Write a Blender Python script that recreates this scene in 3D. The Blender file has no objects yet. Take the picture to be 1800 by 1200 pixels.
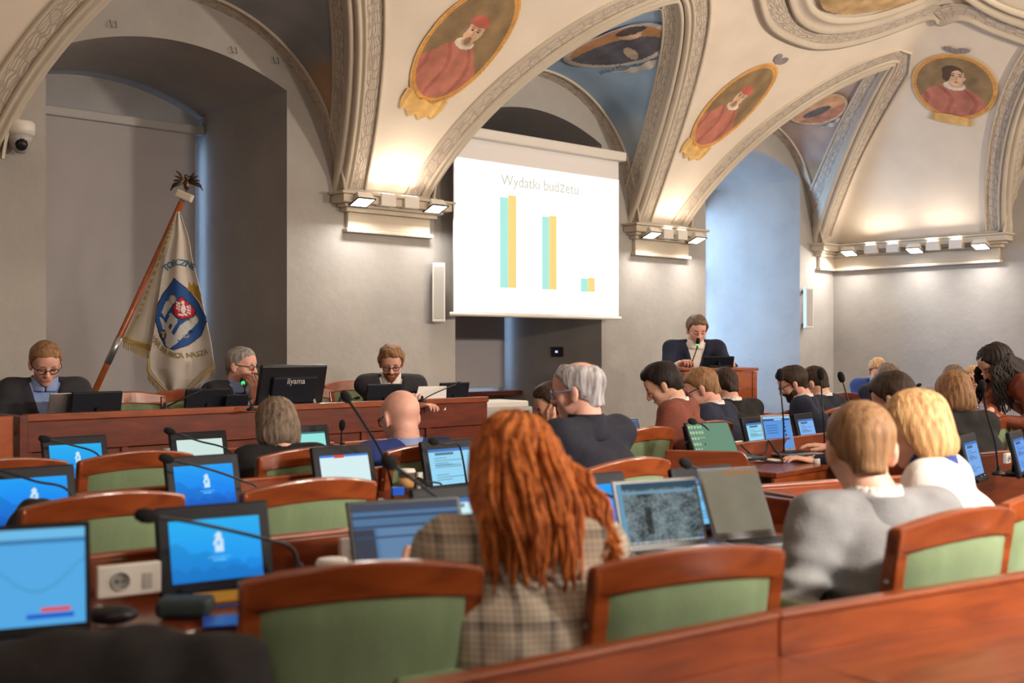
import bpy, bmesh, math, random
import numpy as np
from mathutils import Vector, Matrix, Euler
random.seed(7); np.random.seed(7)
C = bpy.context.scene.collection
PI = math.pi
F = 2063.0; HY = 612.0; H = 1.36; S = H/1.5
YAW = math.radians(42.65)                     # camera looks YAW right of +Y
VX, VY = math.sin(YAW), math.cos(YAW)         # view direction in the room
RX, RY = math.cos(YAW), -math.sin(YAW)        # right direction

def cp(px, d):                                # plan position seen in column px at distance d
    k = (px-900)/F*d
    return (d*VX+k*RX, d*VY+k*RY)
def W(px, py, d):
    x, y = cp(px, d); return Vector((x, y, H+(HY-py)*d/F))
def A(deg): return math.radians(deg)-YAW      # heading measured from the camera's right axis
def lin(c):
    return tuple(((v/12.92) if v <= .04045 else ((v+.055)/1.055)**2.4) for v in c)
def rgb(r, g, b): return lin((r/255, g/255, b/255))

# ------------------------------------------------------------------ materials
def nodes(name):
    m = bpy.data.materials.new(name); m.use_nodes = True
    nt = m.node_tree; b = nt.nodes['Principled BSDF']
    return m, nt, b
def mat(name, col, rough=.5, metal=0, noise=0, nscale=8, bump=0, bscale=60, stretch=None, emit=0, coat=0, alpha=1, trans=0, sheen=0, col2=None):
    m, nt, b = nodes(name)
    b.inputs['Base Color'].default_value = (*col, 1)
    b.inputs['Roughness'].default_value = rough
    b.inputs['Metallic'].default_value = metal
    if coat: b.inputs['Coat Weight'].default_value = coat; b.inputs['Coat Roughness'].default_value = .15
    if trans: b.inputs['Transmission Weight'].default_value = trans
    if sheen: b.inputs['Sheen Weight'].default_value = sheen
    if emit: b.inputs['Emission Color'].default_value = (*col, 1); b.inputs['Emission Strength'].default_value = emit
    if noise or bump or col2:
        tc = nt.nodes.new('ShaderNodeTexCoord'); mp = nt.nodes.new('ShaderNodeMapping')
        nt.links.new(tc.outputs['Object'], mp.inputs[0])
        if stretch: mp.inputs['Scale'].default_value = stretch
    if noise or col2:
        n = nt.nodes.new('ShaderNodeTexNoise'); n.inputs['Scale'].default_value = nscale; n.inputs['Detail'].default_value = 5
        nt.links.new(mp.outputs[0], n.inputs['Vector'])
        r = nt.nodes.new('ShaderNodeValToRGB'); nt.links.new(n.outputs['Fac'], r.inputs[0])
        c2 = col2 or tuple(v*(1-noise) for v in col)
        c1 = col if col2 else tuple(min(1, v*(1+noise)) for v in col)
        r.color_ramp.elements[0].position = .32; r.color_ramp.elements[1].position = .68
        r.color_ramp.elements[0].color = (*c2, 1); r.color_ramp.elements[1].color = (*c1, 1)
        nt.links.new(r.outputs[0], b.inputs['Base Color'])
    if bump:
        n2 = nt.nodes.new('ShaderNodeTexNoise'); n2.inputs['Scale'].default_value = bscale; n2.inputs['Detail'].default_value = 3
        nt.links.new(mp.outputs[0], n2.inputs['Vector'])
        bp = nt.nodes.new('ShaderNodeBump'); bp.inputs['Strength'].default_value = bump; bp.inputs['Distance'].default_value = .01
        nt.links.new(n2.outputs['Fac'], bp.inputs['Height']); nt.links.new(bp.outputs[0], b.inputs['Normal'])
    return m
def attr_mat(name, rough=.8, emit=0, noise=0, nscale=6, bump=0, coat=0, stretch=None):
    m, nt, b = nodes(name)
    a = nt.nodes.new('ShaderNodeAttribute'); a.attribute_name = 'Col'
    out = a.outputs['Color']
    b.inputs['Roughness'].default_value = rough
    if noise or bump:
        tc = nt.nodes.new('ShaderNodeTexCoord'); n = nt.nodes.new('ShaderNodeTexNoise')
        n.inputs['Scale'].default_value = nscale; n.inputs['Detail'].default_value = 6
        mp = nt.nodes.new('ShaderNodeMapping'); nt.links.new(tc.outputs['Object'], mp.inputs[0])
        if stretch: mp.inputs['Scale'].default_value = stretch
        nt.links.new(mp.outputs[0], n.inputs['Vector'])
    if noise:
        mr = nt.nodes.new('ShaderNodeMapRange'); mr.inputs[1].default_value = .3; mr.inputs[2].default_value = .7
        mr.inputs[3].default_value = 1-noise; mr.inputs[4].default_value = 1+noise*.5
        nt.links.new(n.outputs['Fac'], mr.inputs[0])
        mx = nt.nodes.new('ShaderNodeVectorMath'); mx.operation = 'SCALE'
        nt.links.new(out, mx.inputs[0]); nt.links.new(mr.outputs[0], mx.inputs['Scale']); out = mx.outputs[0]
    if bump:
        bp = nt.nodes.new('ShaderNodeBump'); bp.inputs['Strength'].default_value = bump; bp.inputs['Distance'].default_value = .02
        nt.links.new(n.outputs['Fac'], bp.inputs['Height']); nt.links.new(bp.outputs[0], b.inputs['Normal'])
    if emit:
        b.inputs['Base Color'].default_value = (.01, .01, .01, 1); b.inputs['Specular IOR Level'].default_value = .0; b.inputs['Roughness'].default_value = .9
        nt.links.new(out, b.inputs['Emission Color']); b.inputs['Emission Strength'].default_value = emit
    else: nt.links.new(out, b.inputs['Base Color'])
    return m
def wood_mat(name, c1, c2, rough=.32, coat=.35):
    m, nt, b = nodes(name)
    tc = nt.nodes.new('ShaderNodeTexCoord'); mp = nt.nodes.new('ShaderNodeMapping')
    mp.inputs['Scale'].default_value = (1.6, 9, 9)
    nt.links.new(tc.outputs['Object'], mp.inputs[0])
    n = nt.nodes.new('ShaderNodeTexNoise'); n.inputs['Scale'].default_value = 2.6; n.inputs['Detail'].default_value = 8; n.inputs['Distortion'].default_value = .6
    nt.links.new(mp.outputs[0], n.inputs['Vector'])
    r = nt.nodes.new('ShaderNodeValToRGB'); nt.links.new(n.outputs['Fac'], r.inputs[0])
    r.color_ramp.elements[0].position = .3; r.color_ramp.elements[1].position = .75
    r.color_ramp.elements[0].color = (*c2, 1); r.color_ramp.elements[1].color = (*c1, 1)
    nt.links.new(r.outputs[0], b.inputs['Base Color'])
    b.inputs['Roughness'].default_value = rough
    b.inputs['Coat Weight'].default_value = coat; b.inputs['Coat Roughness'].default_value = .18
    return m
M = {}
M['wood'] = wood_mat('mahogany', rgb(164, 82, 38), rgb(114, 50, 22))
M['wood_dark'] = wood_mat('mahogany_dark', rgb(120, 52, 30), rgb(84, 35, 21))
M['wood_desk'] = wood_mat('mahogany_desk', rgb(142, 70, 38), rgb(100, 45, 24), .28, .4)
M['wood_light'] = wood_mat('lectern_wood', rgb(178, 92, 42), rgb(148, 70, 30))
M['green'] = mat('green_velour', rgb(118, 138, 102), .9, noise=.12, nscale=14, bump=.25, bscale=300, stretch=(1, 1, .25), sheen=.15)
M['black'] = mat('black_plastic', rgb(24, 25, 30), .38)
M['bezel'] = mat('dark_bezel', rgb(24, 27, 36), .5)
M['bezel'].node_tree.nodes['Principled BSDF'].inputs['Specular IOR Level'].default_value = .2
M['foam'] = mat('foam_black', rgb(14, 14, 16), .95, bump=.4, bscale=400)
M['cable'] = mat('cable_black', rgb(20, 20, 24), .45)
M['white_pl'] = mat('white_plastic', rgb(226, 222, 214), .4)
M['grey_pl'] = mat('grey_plastic', rgb(176, 174, 170), .45)
M['silver'] = mat('silver_metal', rgb(176, 178, 182), .3, metal=.8)
M['brass'] = mat('brass', rgb(210, 170, 84), .3, metal=.9)
M['dark_metal'] = mat('bronze_dark', rgb(96, 80, 66), .35, metal=.9)
M['key'] = mat('keyboard_grey', rgb(66, 68, 76), .5)
M['paper'] = mat('paper_white', rgb(232, 230, 230), .8)
M['glass'] = mat('clear_glass', (1, 1, 1), .02, trans=1)
M['carpet'] = mat('floor_carpet', rgb(84, 62, 52), .95, noise=.2, nscale=30, bump=.3, bscale=300)
M['lampface'] = mat('lamp_face', rgb(255, 246, 230), .4, emit=7)
M['led_green'] = mat('green_led', rgb(40, 255, 110), .4, emit=2.2)
M['scr'] = attr_mat('screen_picture', .3, emit=1.0)
M['paint'] = attr_mat('fresco_paint', .85, noise=.22, nscale=9)
M['colr'] = attr_mat('coloured_surface', .6)

def wall_mat(name, c1, c2, c3):
    m, nt, b = nodes(name)
    tc = nt.nodes.new('ShaderNodeTexCoord')
    n = nt.nodes.new('ShaderNodeTexNoise'); n.inputs['Scale'].default_value = 1.3; n.inputs['Detail'].default_value = 7; n.inputs['Roughness'].default_value = .6
    nt.links.new(tc.outputs['Object'], n.inputs['Vector'])
    r = nt.nodes.new('ShaderNodeValToRGB'); nt.links.new(n.outputs['Fac'], r.inputs[0])
    e = r.color_ramp.elements; e[0].position = .3; e[1].position = .7
    e[0].color = (*c1, 1); e[1].color = (*c3, 1); x = e.new(.5); x.color = (*c2, 1)
    nt.links.new(r.outputs[0], b.inputs['Base Color']); b.inputs['Roughness'].default_value = .92
    n2 = nt.nodes.new('ShaderNodeTexNoise'); n2.inputs['Scale'].default_value = 14; n2.inputs['Detail'].default_value = 6
    nt.links.new(tc.outputs['Object'], n2.inputs['Vector'])
    bp = nt.nodes.new('ShaderNodeBump'); bp.inputs['Strength'].default_value = .18; bp.inputs['Distance'].default_value = .02
    nt.links.new(n2.outputs['Fac'], bp.inputs['Height']); nt.links.new(bp.outputs[0], b.inputs['Normal'])
    return m
M['wall'] = wall_mat('plaster_grey', rgb(158, 154, 150), rgb(168, 164, 159), rgb(178, 173, 168))
M['stone'] = wall_mat('stucco_trim', rgb(196, 184, 166), rgb(206, 195, 177), rgb(214, 203, 186))
M['ceil'] = attr_mat('vault_paint', .92, noise=.07, nscale=2.2, bump=.12)

# stucco band with a scroll of leaves, drawn along the UV
def orn_mat():
    m, nt, b = nodes('ornament_stucco')
    uv = nt.nodes.new('ShaderNodeUVMap'); uv.uv_map = 'UVMap'
    mp = nt.nodes.new('ShaderNodeMapping'); mp.inputs['Scale'].default_value = (9, 14, 1)
    nt.links.new(uv.outputs[0], mp.inputs[0])
    v = nt.nodes.new('ShaderNodeTexVoronoi'); v.feature = 'DISTANCE_TO_EDGE'; v.inputs['Scale'].default_value = 1; v.inputs['Randomness'].default_value = .55
    nt.links.new(mp.outputs[0], v.inputs['Vector'])
    w = nt.nodes.new('ShaderNodeTexWave'); w.wave_type = 'RINGS'; w.inputs['Scale'].default_value = .9; w.inputs['Distortion'].default_value = 9; w.inputs['Detail'].default_value = 1
    nt.links.new(mp.outputs[0], w.inputs['Vector'])
    r = nt.nodes.new('ShaderNodeValToRGB'); nt.links.new(v.outputs['Distance'], r.inputs[0])
    r.color_ramp.elements[0].position = .02; r.color_ramp.elements[1].position = .12
    r.color_ramp.elements[0].color = (.25, .25, .25, 1); r.color_ramp.elements[1].color = (1, 1, 1, 1)
    r2 = nt.nodes.new('ShaderNodeValToRGB'); nt.links.new(w.outputs['Fac'], r2.inputs[0])
    r2.color_ramp.elements[0].position = .1; r2.color_ramp.elements[1].position = .35
    mu = nt.nodes.new('ShaderNodeMath'); mu.operation = 'MULTIPLY'; nt.links.new(r.outputs[0], mu.inputs[0]); nt.links.new(r2.outputs[0], mu.inputs[1])
    mx = nt.nodes.new('ShaderNodeMix'); mx.data_type = 'RGBA'
    mx.inputs['A'].default_value = (*rgb(176, 164, 150), 1); mx.inputs['B'].default_value = (*rgb(216, 204, 188), 1)
    nt.links.new(mu.outputs[0], mx.inputs['Factor'])
    nt.links.new(mx.outputs['Result'], b.inputs['Base Color']); b.inputs['Roughness'].default_value = .9
    bp = nt.nodes.new('ShaderNodeBump'); bp.inputs['Strength'].default_value = .4; bp.inputs['Distance'].default_value = .01
    nt.links.new(mu.outputs[0], bp.inputs['Height']); nt.links.new(bp.outputs[0], b.inputs['Normal'])
    return m
M['orn'] = orn_mat()

# ------------------------------------------------------------------ mesh helpers
class MB:
    def __init__(s): s.v = []; s.f = []
    def add(s, vs, fs):
        n = len(s.v); s.v += [tuple(v) for v in vs]; s.f += [tuple(i+n for i in f) for f in fs]; return s
    def box(s, c, d, rot=None):
        x, y, z = d[0]/2, d[1]/2, d[2]/2
        vs = [Vector(p) for p in ((-x,-y,-z),(x,-y,-z),(x,y,-z),(-x,y,-z),(-x,-y,z),(x,-y,z),(x,y,z),(-x,y,z))]
        if rot is not None: vs = [rot @ v for v in vs]
        c = Vector(c); return s.add([v+c for v in vs], [(0,3,2,1),(4,5,6,7),(0,1,5,4),(1,2,6,5),(2,3,7,6),(3,0,4,7)])
    def tube(s, pts, r, n=8, cap=True):
        pts = [Vector(p) for p in pts]; rs = r if isinstance(r, (list, tuple)) else [r]*len(pts)
        base = len(s.v); up = Vector((0, 0, 1)); prev = None
        for i, p in enumerate(pts):
            t = (pts[min(i+1, len(pts)-1)]-pts[max(i-1, 0)])
            t = t.normalized() if t.length > 1e-9 else Vector((0, 0, 1))
            if prev is None:
                a = t.cross(up) if abs(t.z) < .95 else t.cross(Vector((1, 0, 0)))
            else: a = prev-t*prev.dot(t)
            a.normalize(); prev = a; b = t.cross(a)
            for k in range(n):
                an = 2*PI*k/n; s.v.append(tuple(p+(a*math.cos(an)+b*math.sin(an))*rs[i]))
        for i in range(len(pts)-1):
            for k in range(n):
                a0 = base+i*n+k; a1 = base+i*n+(k+1) % n
                s.f.append((a0, a1, a1+n, a0+n))
        if cap:
            s.f.append(tuple(base+k for k in range(n))[::-1]); e = base+(len(pts)-1)*n
            s.f.append(tuple(e+k for k in range(n)))
        return s
    def lathe(s, prof, n=20, c=(0, 0, 0), rot=None):
        base = len(s.v); c = Vector(c)
        for r, z in prof:
            for k in range(n):
                v = Vector((r*math.cos(2*PI*k/n), r*math.sin(2*PI*k/n), z))
                if rot is not None: v = rot @ v
                s.v.append(tuple(v+c))
        for i in range(len(prof)-1):
            for k in range(n):
                a0 = base+i*n+k; a1 = base+i*n+(k+1) % n
                s.f.append((a0, a1, a1+n, a0+n))
        s.f.append(tuple(base+k for k in range(n))[::-1]); e = base+(len(prof)-1)*n
        s.f.append(tuple(e+k for k in range(n)))
        return s
    def ell(s, c, r, n=14, m=8, rot=None):
        prof = [(max(1e-4, math.sin(PI*i/m)), -math.cos(PI*i/m)) for i in range(m+1)]
        c = Vector(c); base = len(s.v)
        for q, z in prof:
            for k in range(n):
                v = Vector((q*math.cos(2*PI*k/n)*r[0], q*math.sin(2*PI*k/n)*r[1], z*r[2]))
                if rot is not None: v = rot @ v
                s.v.append(tuple(v+c))
        for i in range(m):
            for k in range(n):
                a0 = base+i*n+k; a1 = base+i*n+(k+1) % n; s.f.append((a0, a1, a1+n, a0+n))
        return s
    def prism(s, poly, y0, y1, ax='y'):      # outline in x,z extruded along y
        n = len(poly)
        vs = [(p[0], y0, p[1]) for p in poly]+[(p[0], y1, p[1]) for p in poly]
        fs = [tuple(range(n)), tuple(range(2*n-1, n-1, -1))]+[(i, i+n, (i+1) % n+n, (i+1) % n) for i in range(n)]
        return s.add(vs, fs)
    def build(s, name, m, parent=None, smooth=False, bevel=0, seg=2):
        me = bpy.data.meshes.new(name); me.from_pydata(s.v, [], s.f); me.validate()
        o = bpy.data.objects.new(name, me); C.objects.link(o)
        me.materials.append(M[m] if isinstance(m, str) else m)
        bm = bmesh.new(); bm.from_mesh(me); bmesh.ops.recalc_face_normals(bm, faces=bm.faces); bm.to_mesh(me); bm.free()
        if smooth:
            me.polygons.foreach_set('use_smooth', [True]*len(me.polygons))
        if bevel:
            b = o.modifiers.new('bevel', 'BEVEL'); b.width = bevel; b.segments = seg; b.limit_method = 'ANGLE'
        if parent: o.parent = parent
        return o
def tag(o, label, cat, group=None, kind=None):
    if label: o['label'] = label
    if cat: o['category'] = cat
    if group: o['group'] = group
    if kind: o['kind'] = kind
    return o
def thing(name, label, cat, loc=(0, 0, 0), rz=0, group=None):
    o = bpy.data.objects.new(name, None); C.objects.link(o); o.empty_display_size = .1
    o.location = loc; o.rotation_euler = (0, 0, rz); return tag(o, label, cat, group)
def struct(o, label, cat='structure'):
    return tag(o, label, cat, kind='structure')
def dup(root, loc, rz, label=None, group=None):
    def cc(o, par):
        c = o.copy(); C.objects.link(c)
        if par: c.parent = par
        for ch in kids.get(o.name, []): cc(ch, c)
        return c
    kids = {}
    for o in C.objects:
        if o.parent: kids.setdefault(o.parent.name, []).append(o)
    r = cc(root, None); r.location = loc; r.rotation_euler = (0, 0, rz)
    if label: r['label'] = label
    if group: r['group'] = group
    return r
def add_col(me, cols):
    a = me.color_attributes.new('Col', 'FLOAT_COLOR', 'POINT')
    arr = np.ones((len(me.vertices), 4), dtype=np.float32); arr[:, :3] = np.asarray(cols, dtype=np.float32)
    a.data.foreach_set('color', arr.ravel())
def grid_mesh(name, P, cols, m, parent=None, closed=False, smooth=True):
    """P: (nu,nv,3) array; cols: (nu,nv,3) or None"""
    nu, nv = P.shape[:2]
    idx = np.arange(nu*nv).reshape(nu, nv)
    q = np.stack([idx[:-1, :-1], idx[1:, :-1], idx[1:, 1:], idx[:-1, 1:]], -1).reshape(-1, 4)
    me = bpy.data.meshes.new(name); me.from_pydata(P.reshape(-1, 3).tolist(), [], q.tolist())
    o = bpy.data.objects.new(name, me); C.objects.link(o); me.materials.append(M[m] if isinstance(m, str) else m)
    if cols is not None: add_col(me, np.asarray(cols).reshape(-1, 3))
    if smooth: me.polygons.foreach_set('use_smooth', [True]*len(me.polygons))
    if parent: o.parent = parent
    return o
def text_verts(s, size=1.0, bold=0):
    cu = bpy.data.curves.new('t', 'FONT'); cu.body = s; cu.size = size; cu.align_x = 'CENTER'; cu.offset = bold; cu.resolution_u = 3
    o = bpy.data.objects.new('t', cu); C.objects.link(o)
    dg = bpy.context.evaluated_depsgraph_get(); e = o.evaluated_get(dg); me = e.to_mesh()
    vs = [tuple(v.co) for v in me.vertices]; fs = [tuple(p.vertices) for p in me.polygons]
    e.to_mesh_clear(); bpy.data.objects.remove(o); bpy.data.curves.remove(cu)
    return vs, fs

# ------------------------------------------------------------------ signed distance modelling
def surface_nets(D, lo, h):
    nx, ny, nz = D.shape
    Sg = D < 0
    acc = np.zeros((nx-1, ny-1, nz-1, 3)); cnt = np.zeros((nx-1, ny-1, nz-1))
    def corner(i, j, k): return (slice(i, nx-1+i), slice(j, ny-1+j), slice(k, nz-1+k))
    for ax in range(3):
        o1, o2 = [a for a in range(3) if a != ax]
        for a in (0, 1):
            for b in (0, 1):
                c0 = [0, 0, 0]; c0[o1] = a; c0[o2] = b; c1 = list(c0); c1[ax] = 1
                d0 = D[corner(*c0)]; d1 = D[corner(*c1)]
                mk = (d0 < 0) != (d1 < 0)
                t = np.where(mk, d0/np.where(mk, d0-d1, 1), 0)
                acc[..., ax] += np.where(mk, t, 0); acc[..., o1] += mk*a; acc[..., o2] += mk*b; cnt += mk
    act = cnt > 0
    ids = -np.ones(act.shape, dtype=np.int64); n = int(act.sum()); ids[act] = np.arange(n)
    ii = np.argwhere(act); V = (ii+acc[act]/cnt[act][:, None])*h+np.array(lo)
    Fs = []
    for ax in range(3):
        o1, o2 = (ax+1) % 3, (ax+2) % 3
        s0 = [slice(None)]*3; s1 = [slice(None)]*3; s0[ax] = slice(0, -1); s1[ax] = slice(1, None)
        for o in (o1, o2): s0[o] = slice(1, -1); s1[o] = slice(1, -1)
        a = Sg[tuple(s0)]; b = Sg[tuple(s1)]; e = np.argwhere(a != b)
        if len(e) == 0: continue
        fl = a[tuple(e.T)]
        base = e.copy(); base[:, o1] += 1; base[:, o2] += 1
        def cid(d1, d2):
            q = base.copy(); q[:, o1] -= d1; q[:, o2] -= d2; return ids[q[:, 0], q[:, 1], q[:, 2]]
        q = np.stack([cid(1, 1), cid(0, 1), cid(0, 0), cid(1, 0)], 1)
        q[~fl] = q[~fl][:, ::-1]; Fs.append(q)
    Fa = np.concatenate(Fs) if Fs else np.zeros((0, 4), int)
    Fa = Fa[(Fa >= 0).all(1)]
    return V, Fa
def cone(a, b, ra, rb): return ('c', np.array(a, float), np.array(b, float), ra, rb)
def elp(c, r, R=None): return ('e', np.array(c, float), np.array(r, float), R)
def prim_d(p, P):
    if p[0] == 'c':
        _, a, b, ra, rb = p; ab = b-a; L = (ab@ab)+1e-12
        t = np.clip(((P-a)@ab)/L, 0, 1)
        return np.linalg.norm(P-a-t[..., None]*ab, axis=-1)-(ra+(rb-ra)*t)
    _, c, r, R = p; Q = P-c
    if R is not None: Q = Q@R
    q = Q/r; k0 = np.linalg.norm(q, axis=-1); k1 = np.linalg.norm(q/r, axis=-1)+1e-9
    return k0*(k0-1)/k1
def prim_bb(p):
    if p[0] == 'c':
        r = max(p[3], p[4]); return np.minimum(p[1], p[2])-r, np.maximum(p[1], p[2])+r
    r = max(p[2]) if p[3] is not None else p[2]; return p[1]-r, p[1]+r
def sdf(prims, h, k=.02, post=None, pad=.03):
    los, his = zip(*[prim_bb(p) for p in prims])
    lo = np.min(los, 0)-pad; hi = np.max(his, 0)+pad
    n = np.ceil((hi-lo)/h).astype(int)+1
    ax = [lo[i]+h*np.arange(n[i]) for i in range(3)]
    D = np.full(n, 9.0)
    for p in prims:
        a, b = prim_bb(p); m = k+2.5*h
        i0 = np.maximum(np.floor((a-m-lo)/h).astype(int), 0); i1 = np.minimum(np.ceil((b+m-lo)/h).astype(int)+1, n)
        sl = tuple(slice(i0[i], i1[i]) for i in range(3))
        G = np.stack(np.meshgrid(*[ax[i][sl[i]] for i in range(3)], indexing='ij'), -1)
        d = prim_d(p, G); o = D[sl]
        kk = p[5] if len(p) > 5 else k
        hh = np.clip(.5+.5*(o-d)/kk, 0, 1)
        D[sl] = o*(1-hh)+d*hh-kk*hh*(1-hh)*(o < 5)
    if post is not None:
        G = np.stack(np.meshgrid(*ax, indexing='ij'), -1); D = post(D, G)
    return surface_nets(D, lo, h)
def np_mesh(name, V, Fa, m, parent=None, smooth=True):
    me = bpy.data.meshes.new(name); me.from_pydata(np.asarray(V).tolist(), [], np.asarray(Fa).tolist())
    o = bpy.data.objects.new(name, me); C.objects.link(o); me.materials.append(M[m] if isinstance(m, str) else m)
    if smooth: me.polygons.foreach_set('use_smooth', [True]*len(me.polygons))
    if parent: o.parent = parent
    return o
def wob(P, f, s=0.):
    x, y, z = P[..., 0]*f, P[..., 1]*f, P[..., 2]*f
    return (np.sin(x*1.3+1.7*np.sin(y*.9+s)+s)*np.sin(y*1.1+1.3*np.sin(z*.8+2*s))+np.sin(z*1.2+1.9*np.sin(x*.7+s)+1.1))*.5
# ================================================================== ROOM (numbers in units of S metres; camera height 1.5)
WV, EU, BV, LU = 8.76, 14.0, -1.64, -3.0
R0 = 1.48
def up(px, V):                                  # position along the front wall seen in column px
    k = (px-900)/F; return V*(VX+RX*k)/(VY+RY*k)
def zp(py, U, V): return 1.5+(HY-py)/F*(U*VX+V*VY)
def Mf(t):
    t = np.minimum(np.maximum(t, 0), 5.2)
    return 2.85-3.4+np.sqrt(38.6-(5.2-t)**2)
def smin(a, b, k=.16):
    h = np.clip(.5+.5*(b-a)/k, 0, 1); return b*(1-h)+a*h-k*h*(1-h)
def mainz(U, V):
    a = smin(Mf(WV-V), Mf(V-BV)); b = smin(Mf((EU-U)*1.12), Mf(U-LU)); return smin(a, b, .1)
LUN = [('f', .6, R0), ('f', 4.47, R0), ('f', 8.40, R0), ('f', 12.16, 1.40)]+[('b', c, R0) for c in (.6, 4.47, 8.4, 12.1)]+[('e', 4.88, R0), ('e', .9, R0), ('l', 6.2, R0), ('l', 3.2, R0), ('l', .2, R0)]
def lun_dt(L, U, V):
    if L[0] == 'f': return U-L[1], WV-V
    if L[0] == 'b': return U-L[1], V-BV
    if L[0] == 'e': return V-L[1], EU-U
    return V-L[1], U-LU
def lun_uv(L, du, t):
    if L[0] == 'f': return L[1]+du, WV-t
    if L[0] == 'b': return L[1]+du, BV+t
    if L[0] == 'e': return EU-t, L[1]+du
    return LU+t, L[1]+du
def tgf(L, du):                                 # plan outline of a lunette: how far it reaches into the vault
    x = np.clip(np.abs(du)/L[2], 0, 1)
    a = 1.9*(1-x**1.3)**.75
    if L[1] == 12.16: a = np.where(du > 0, 1.9*(1-x)**.97, a)
    if L[0] == 'e': a = a*.9
    return a
def lsurf(L, du, t):
    x = np.clip(np.abs(du)/L[2], 0, 1); tg = np.maximum(tgf(L, du), 1e-4)
    gu, gv = lun_uv(L, du, tg); zg = mainz(gu, gv); zw = 2.85+np.sqrt(1-x*x)*1.48
    return zw+(zg-zw)*np.minimum(t/tg, 1)
def lunz(L, U, V):
    du, t = lun_dt(L, U, V); tg = tgf(L, du)
    return np.where((np.abs(du) < L[2]) & (t < tg) & (t > -.001), np.maximum(lsurf(L, du, t), mainz(U, V)), -9)
def ceilz(U, V):
    z = mainz(U, V)
    for L in LUN: z = np.maximum(z, lunz(L, U, V))
    return z
def nz3(U, V, f, s=0): return wob(np.stack([U+0*V, V+0*U, 0*U+0*V], -1), f, s)
us = np.linspace(LU, EU, 426); vs = np.linspace(BV, WV, 261)
GU, GV = np.meshgrid(us, vs, indexing='ij')
Z = mainz(GU, GV); col = np.ones(GU.shape+(3,))*np.array(rgb(240, 228, 211))
LC = {('f', .6): ((150, 140, 130), (128, 108, 90)), ('f', 4.47): ((156, 158, 162), (176, 146, 116)), ('f', 8.4): ((168, 192, 214), (200, 202, 196)), ('f', 12.16): ((190, 168, 156), (164, 136, 104))}
for L in LUN:
    z = lunz(L, GU, GV); mk = z > -5; du, t = lun_dt(L, GU, GV)
    a, b = LC.get((L[0], L[1]), ((176, 160, 140), (150, 128, 104)))
    w = np.clip((z-2.85-1.0+.12*nz3(GU, GV, 5))/.15, 0, 1)[..., None]
    w2 = .5+.5*nz3(GU, GV, 9, 2)[..., None]
    cc = np.array(rgb(*b))*(1-w)+np.array(rgb(*a))*w
    cc = cc*(.8+.35*w2)
    if L[1] == 8.40 and L[0] == 'f':                   # blue paint plus blue light spill, both put into this lunette's colour
        cc = cc*.55+.45*np.array(rgb(142, 182, 220))*(.85+.3*w2)
    col[mk] = cc[mk]; Z = np.where(mk, z, Z)
P = np.stack([GU*S, GV*S, Z*S], -1)
o = grid_mesh('ceiling', P, col, 'ceil'); struct(o, 'cream vaulted ceiling with painted lunettes above the windows', 'ceiling')

def strip(name, pts, nrm_side, prof, m, parent, uvw=True):
    """pts: list of rows; each row = list of 3-D points across the profile"""
    Pq = np.array(pts); o = grid_mesh(name, Pq*S, None, m, parent)
    me = o.data; nu, nv = Pq.shape[:2]
    sl = np.concatenate([[0], np.cumsum(np.linalg.norm(np.diff(Pq[:, 0], axis=0), axis=1))])
    wl = np.concatenate([[0], np.cumsum(np.linalg.norm(np.diff(Pq[nu//2], axis=0), axis=1))])
    uv = me.uv_layers.new(name='UVMap'); vi = np.zeros(len(me.loops), dtype=int); me.loops.foreach_get('vertex_index', vi)
    U_ = sl[vi//nv]; V_ = wl[vi % nv]; uv.data.foreach_set('uv', np.stack([U_, V_], 1).ravel())
    return o
def nrm_main(u, v, e=.01):
    gx = (mainz(u+e, v)-mainz(u-e, v))/(2*e); gy = (mainz(u, v+e)-mainz(u, v-e))/(2*e)
    n = np.array([gx, gy, -1.0]); return n/np.linalg.norm(n)
def main_row(u, v, d, prof):
    """walk from (u,v) in plan direction d over the main vault; prof=[(w,h)]"""
    row = []; w0 = 0; cu, cv = u, v
    for w, h in prof:
        st = w-w0; w0 = w
        n = max(1, int(st/.03)) if st > 0 else 0
        for _ in range(n):
            g = (mainz(cu+d[0]*.02, cv+d[1]*.02)-mainz(cu-d[0]*.02, cv-d[1]*.02))/.04
            q = st/n/math.sqrt(1+min(g*g, 60)); cu += d[0]*q; cv += d[1]*q
        nn = nrm_main(cu, cv); row.append(np.array([cu, cv, float(mainz(cu, cv))])+nn*h)
    return row
MO = [(0, .0), (.0, .035), (.02, .05), (.04, .05), (.045, .03), (.07, .03), (.075, .045), (.095, .045), (.1, .015)]
OR = [(.1, .012), (.25, .012)]
FI = [(.25, .012), (.25, .03), (.275, .03), (.275, .0)]
def groin(L):
    r = []
    for a in np.linspace(-1, 1, 81):
        du = L[2]*math.sin(abs(a)**1.0*PI/2)*(1 if a > 0 else -1)*.9995; r.append((du, float(tgf(L, np.array(du)))))
    return r
trim_i = 0
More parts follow.
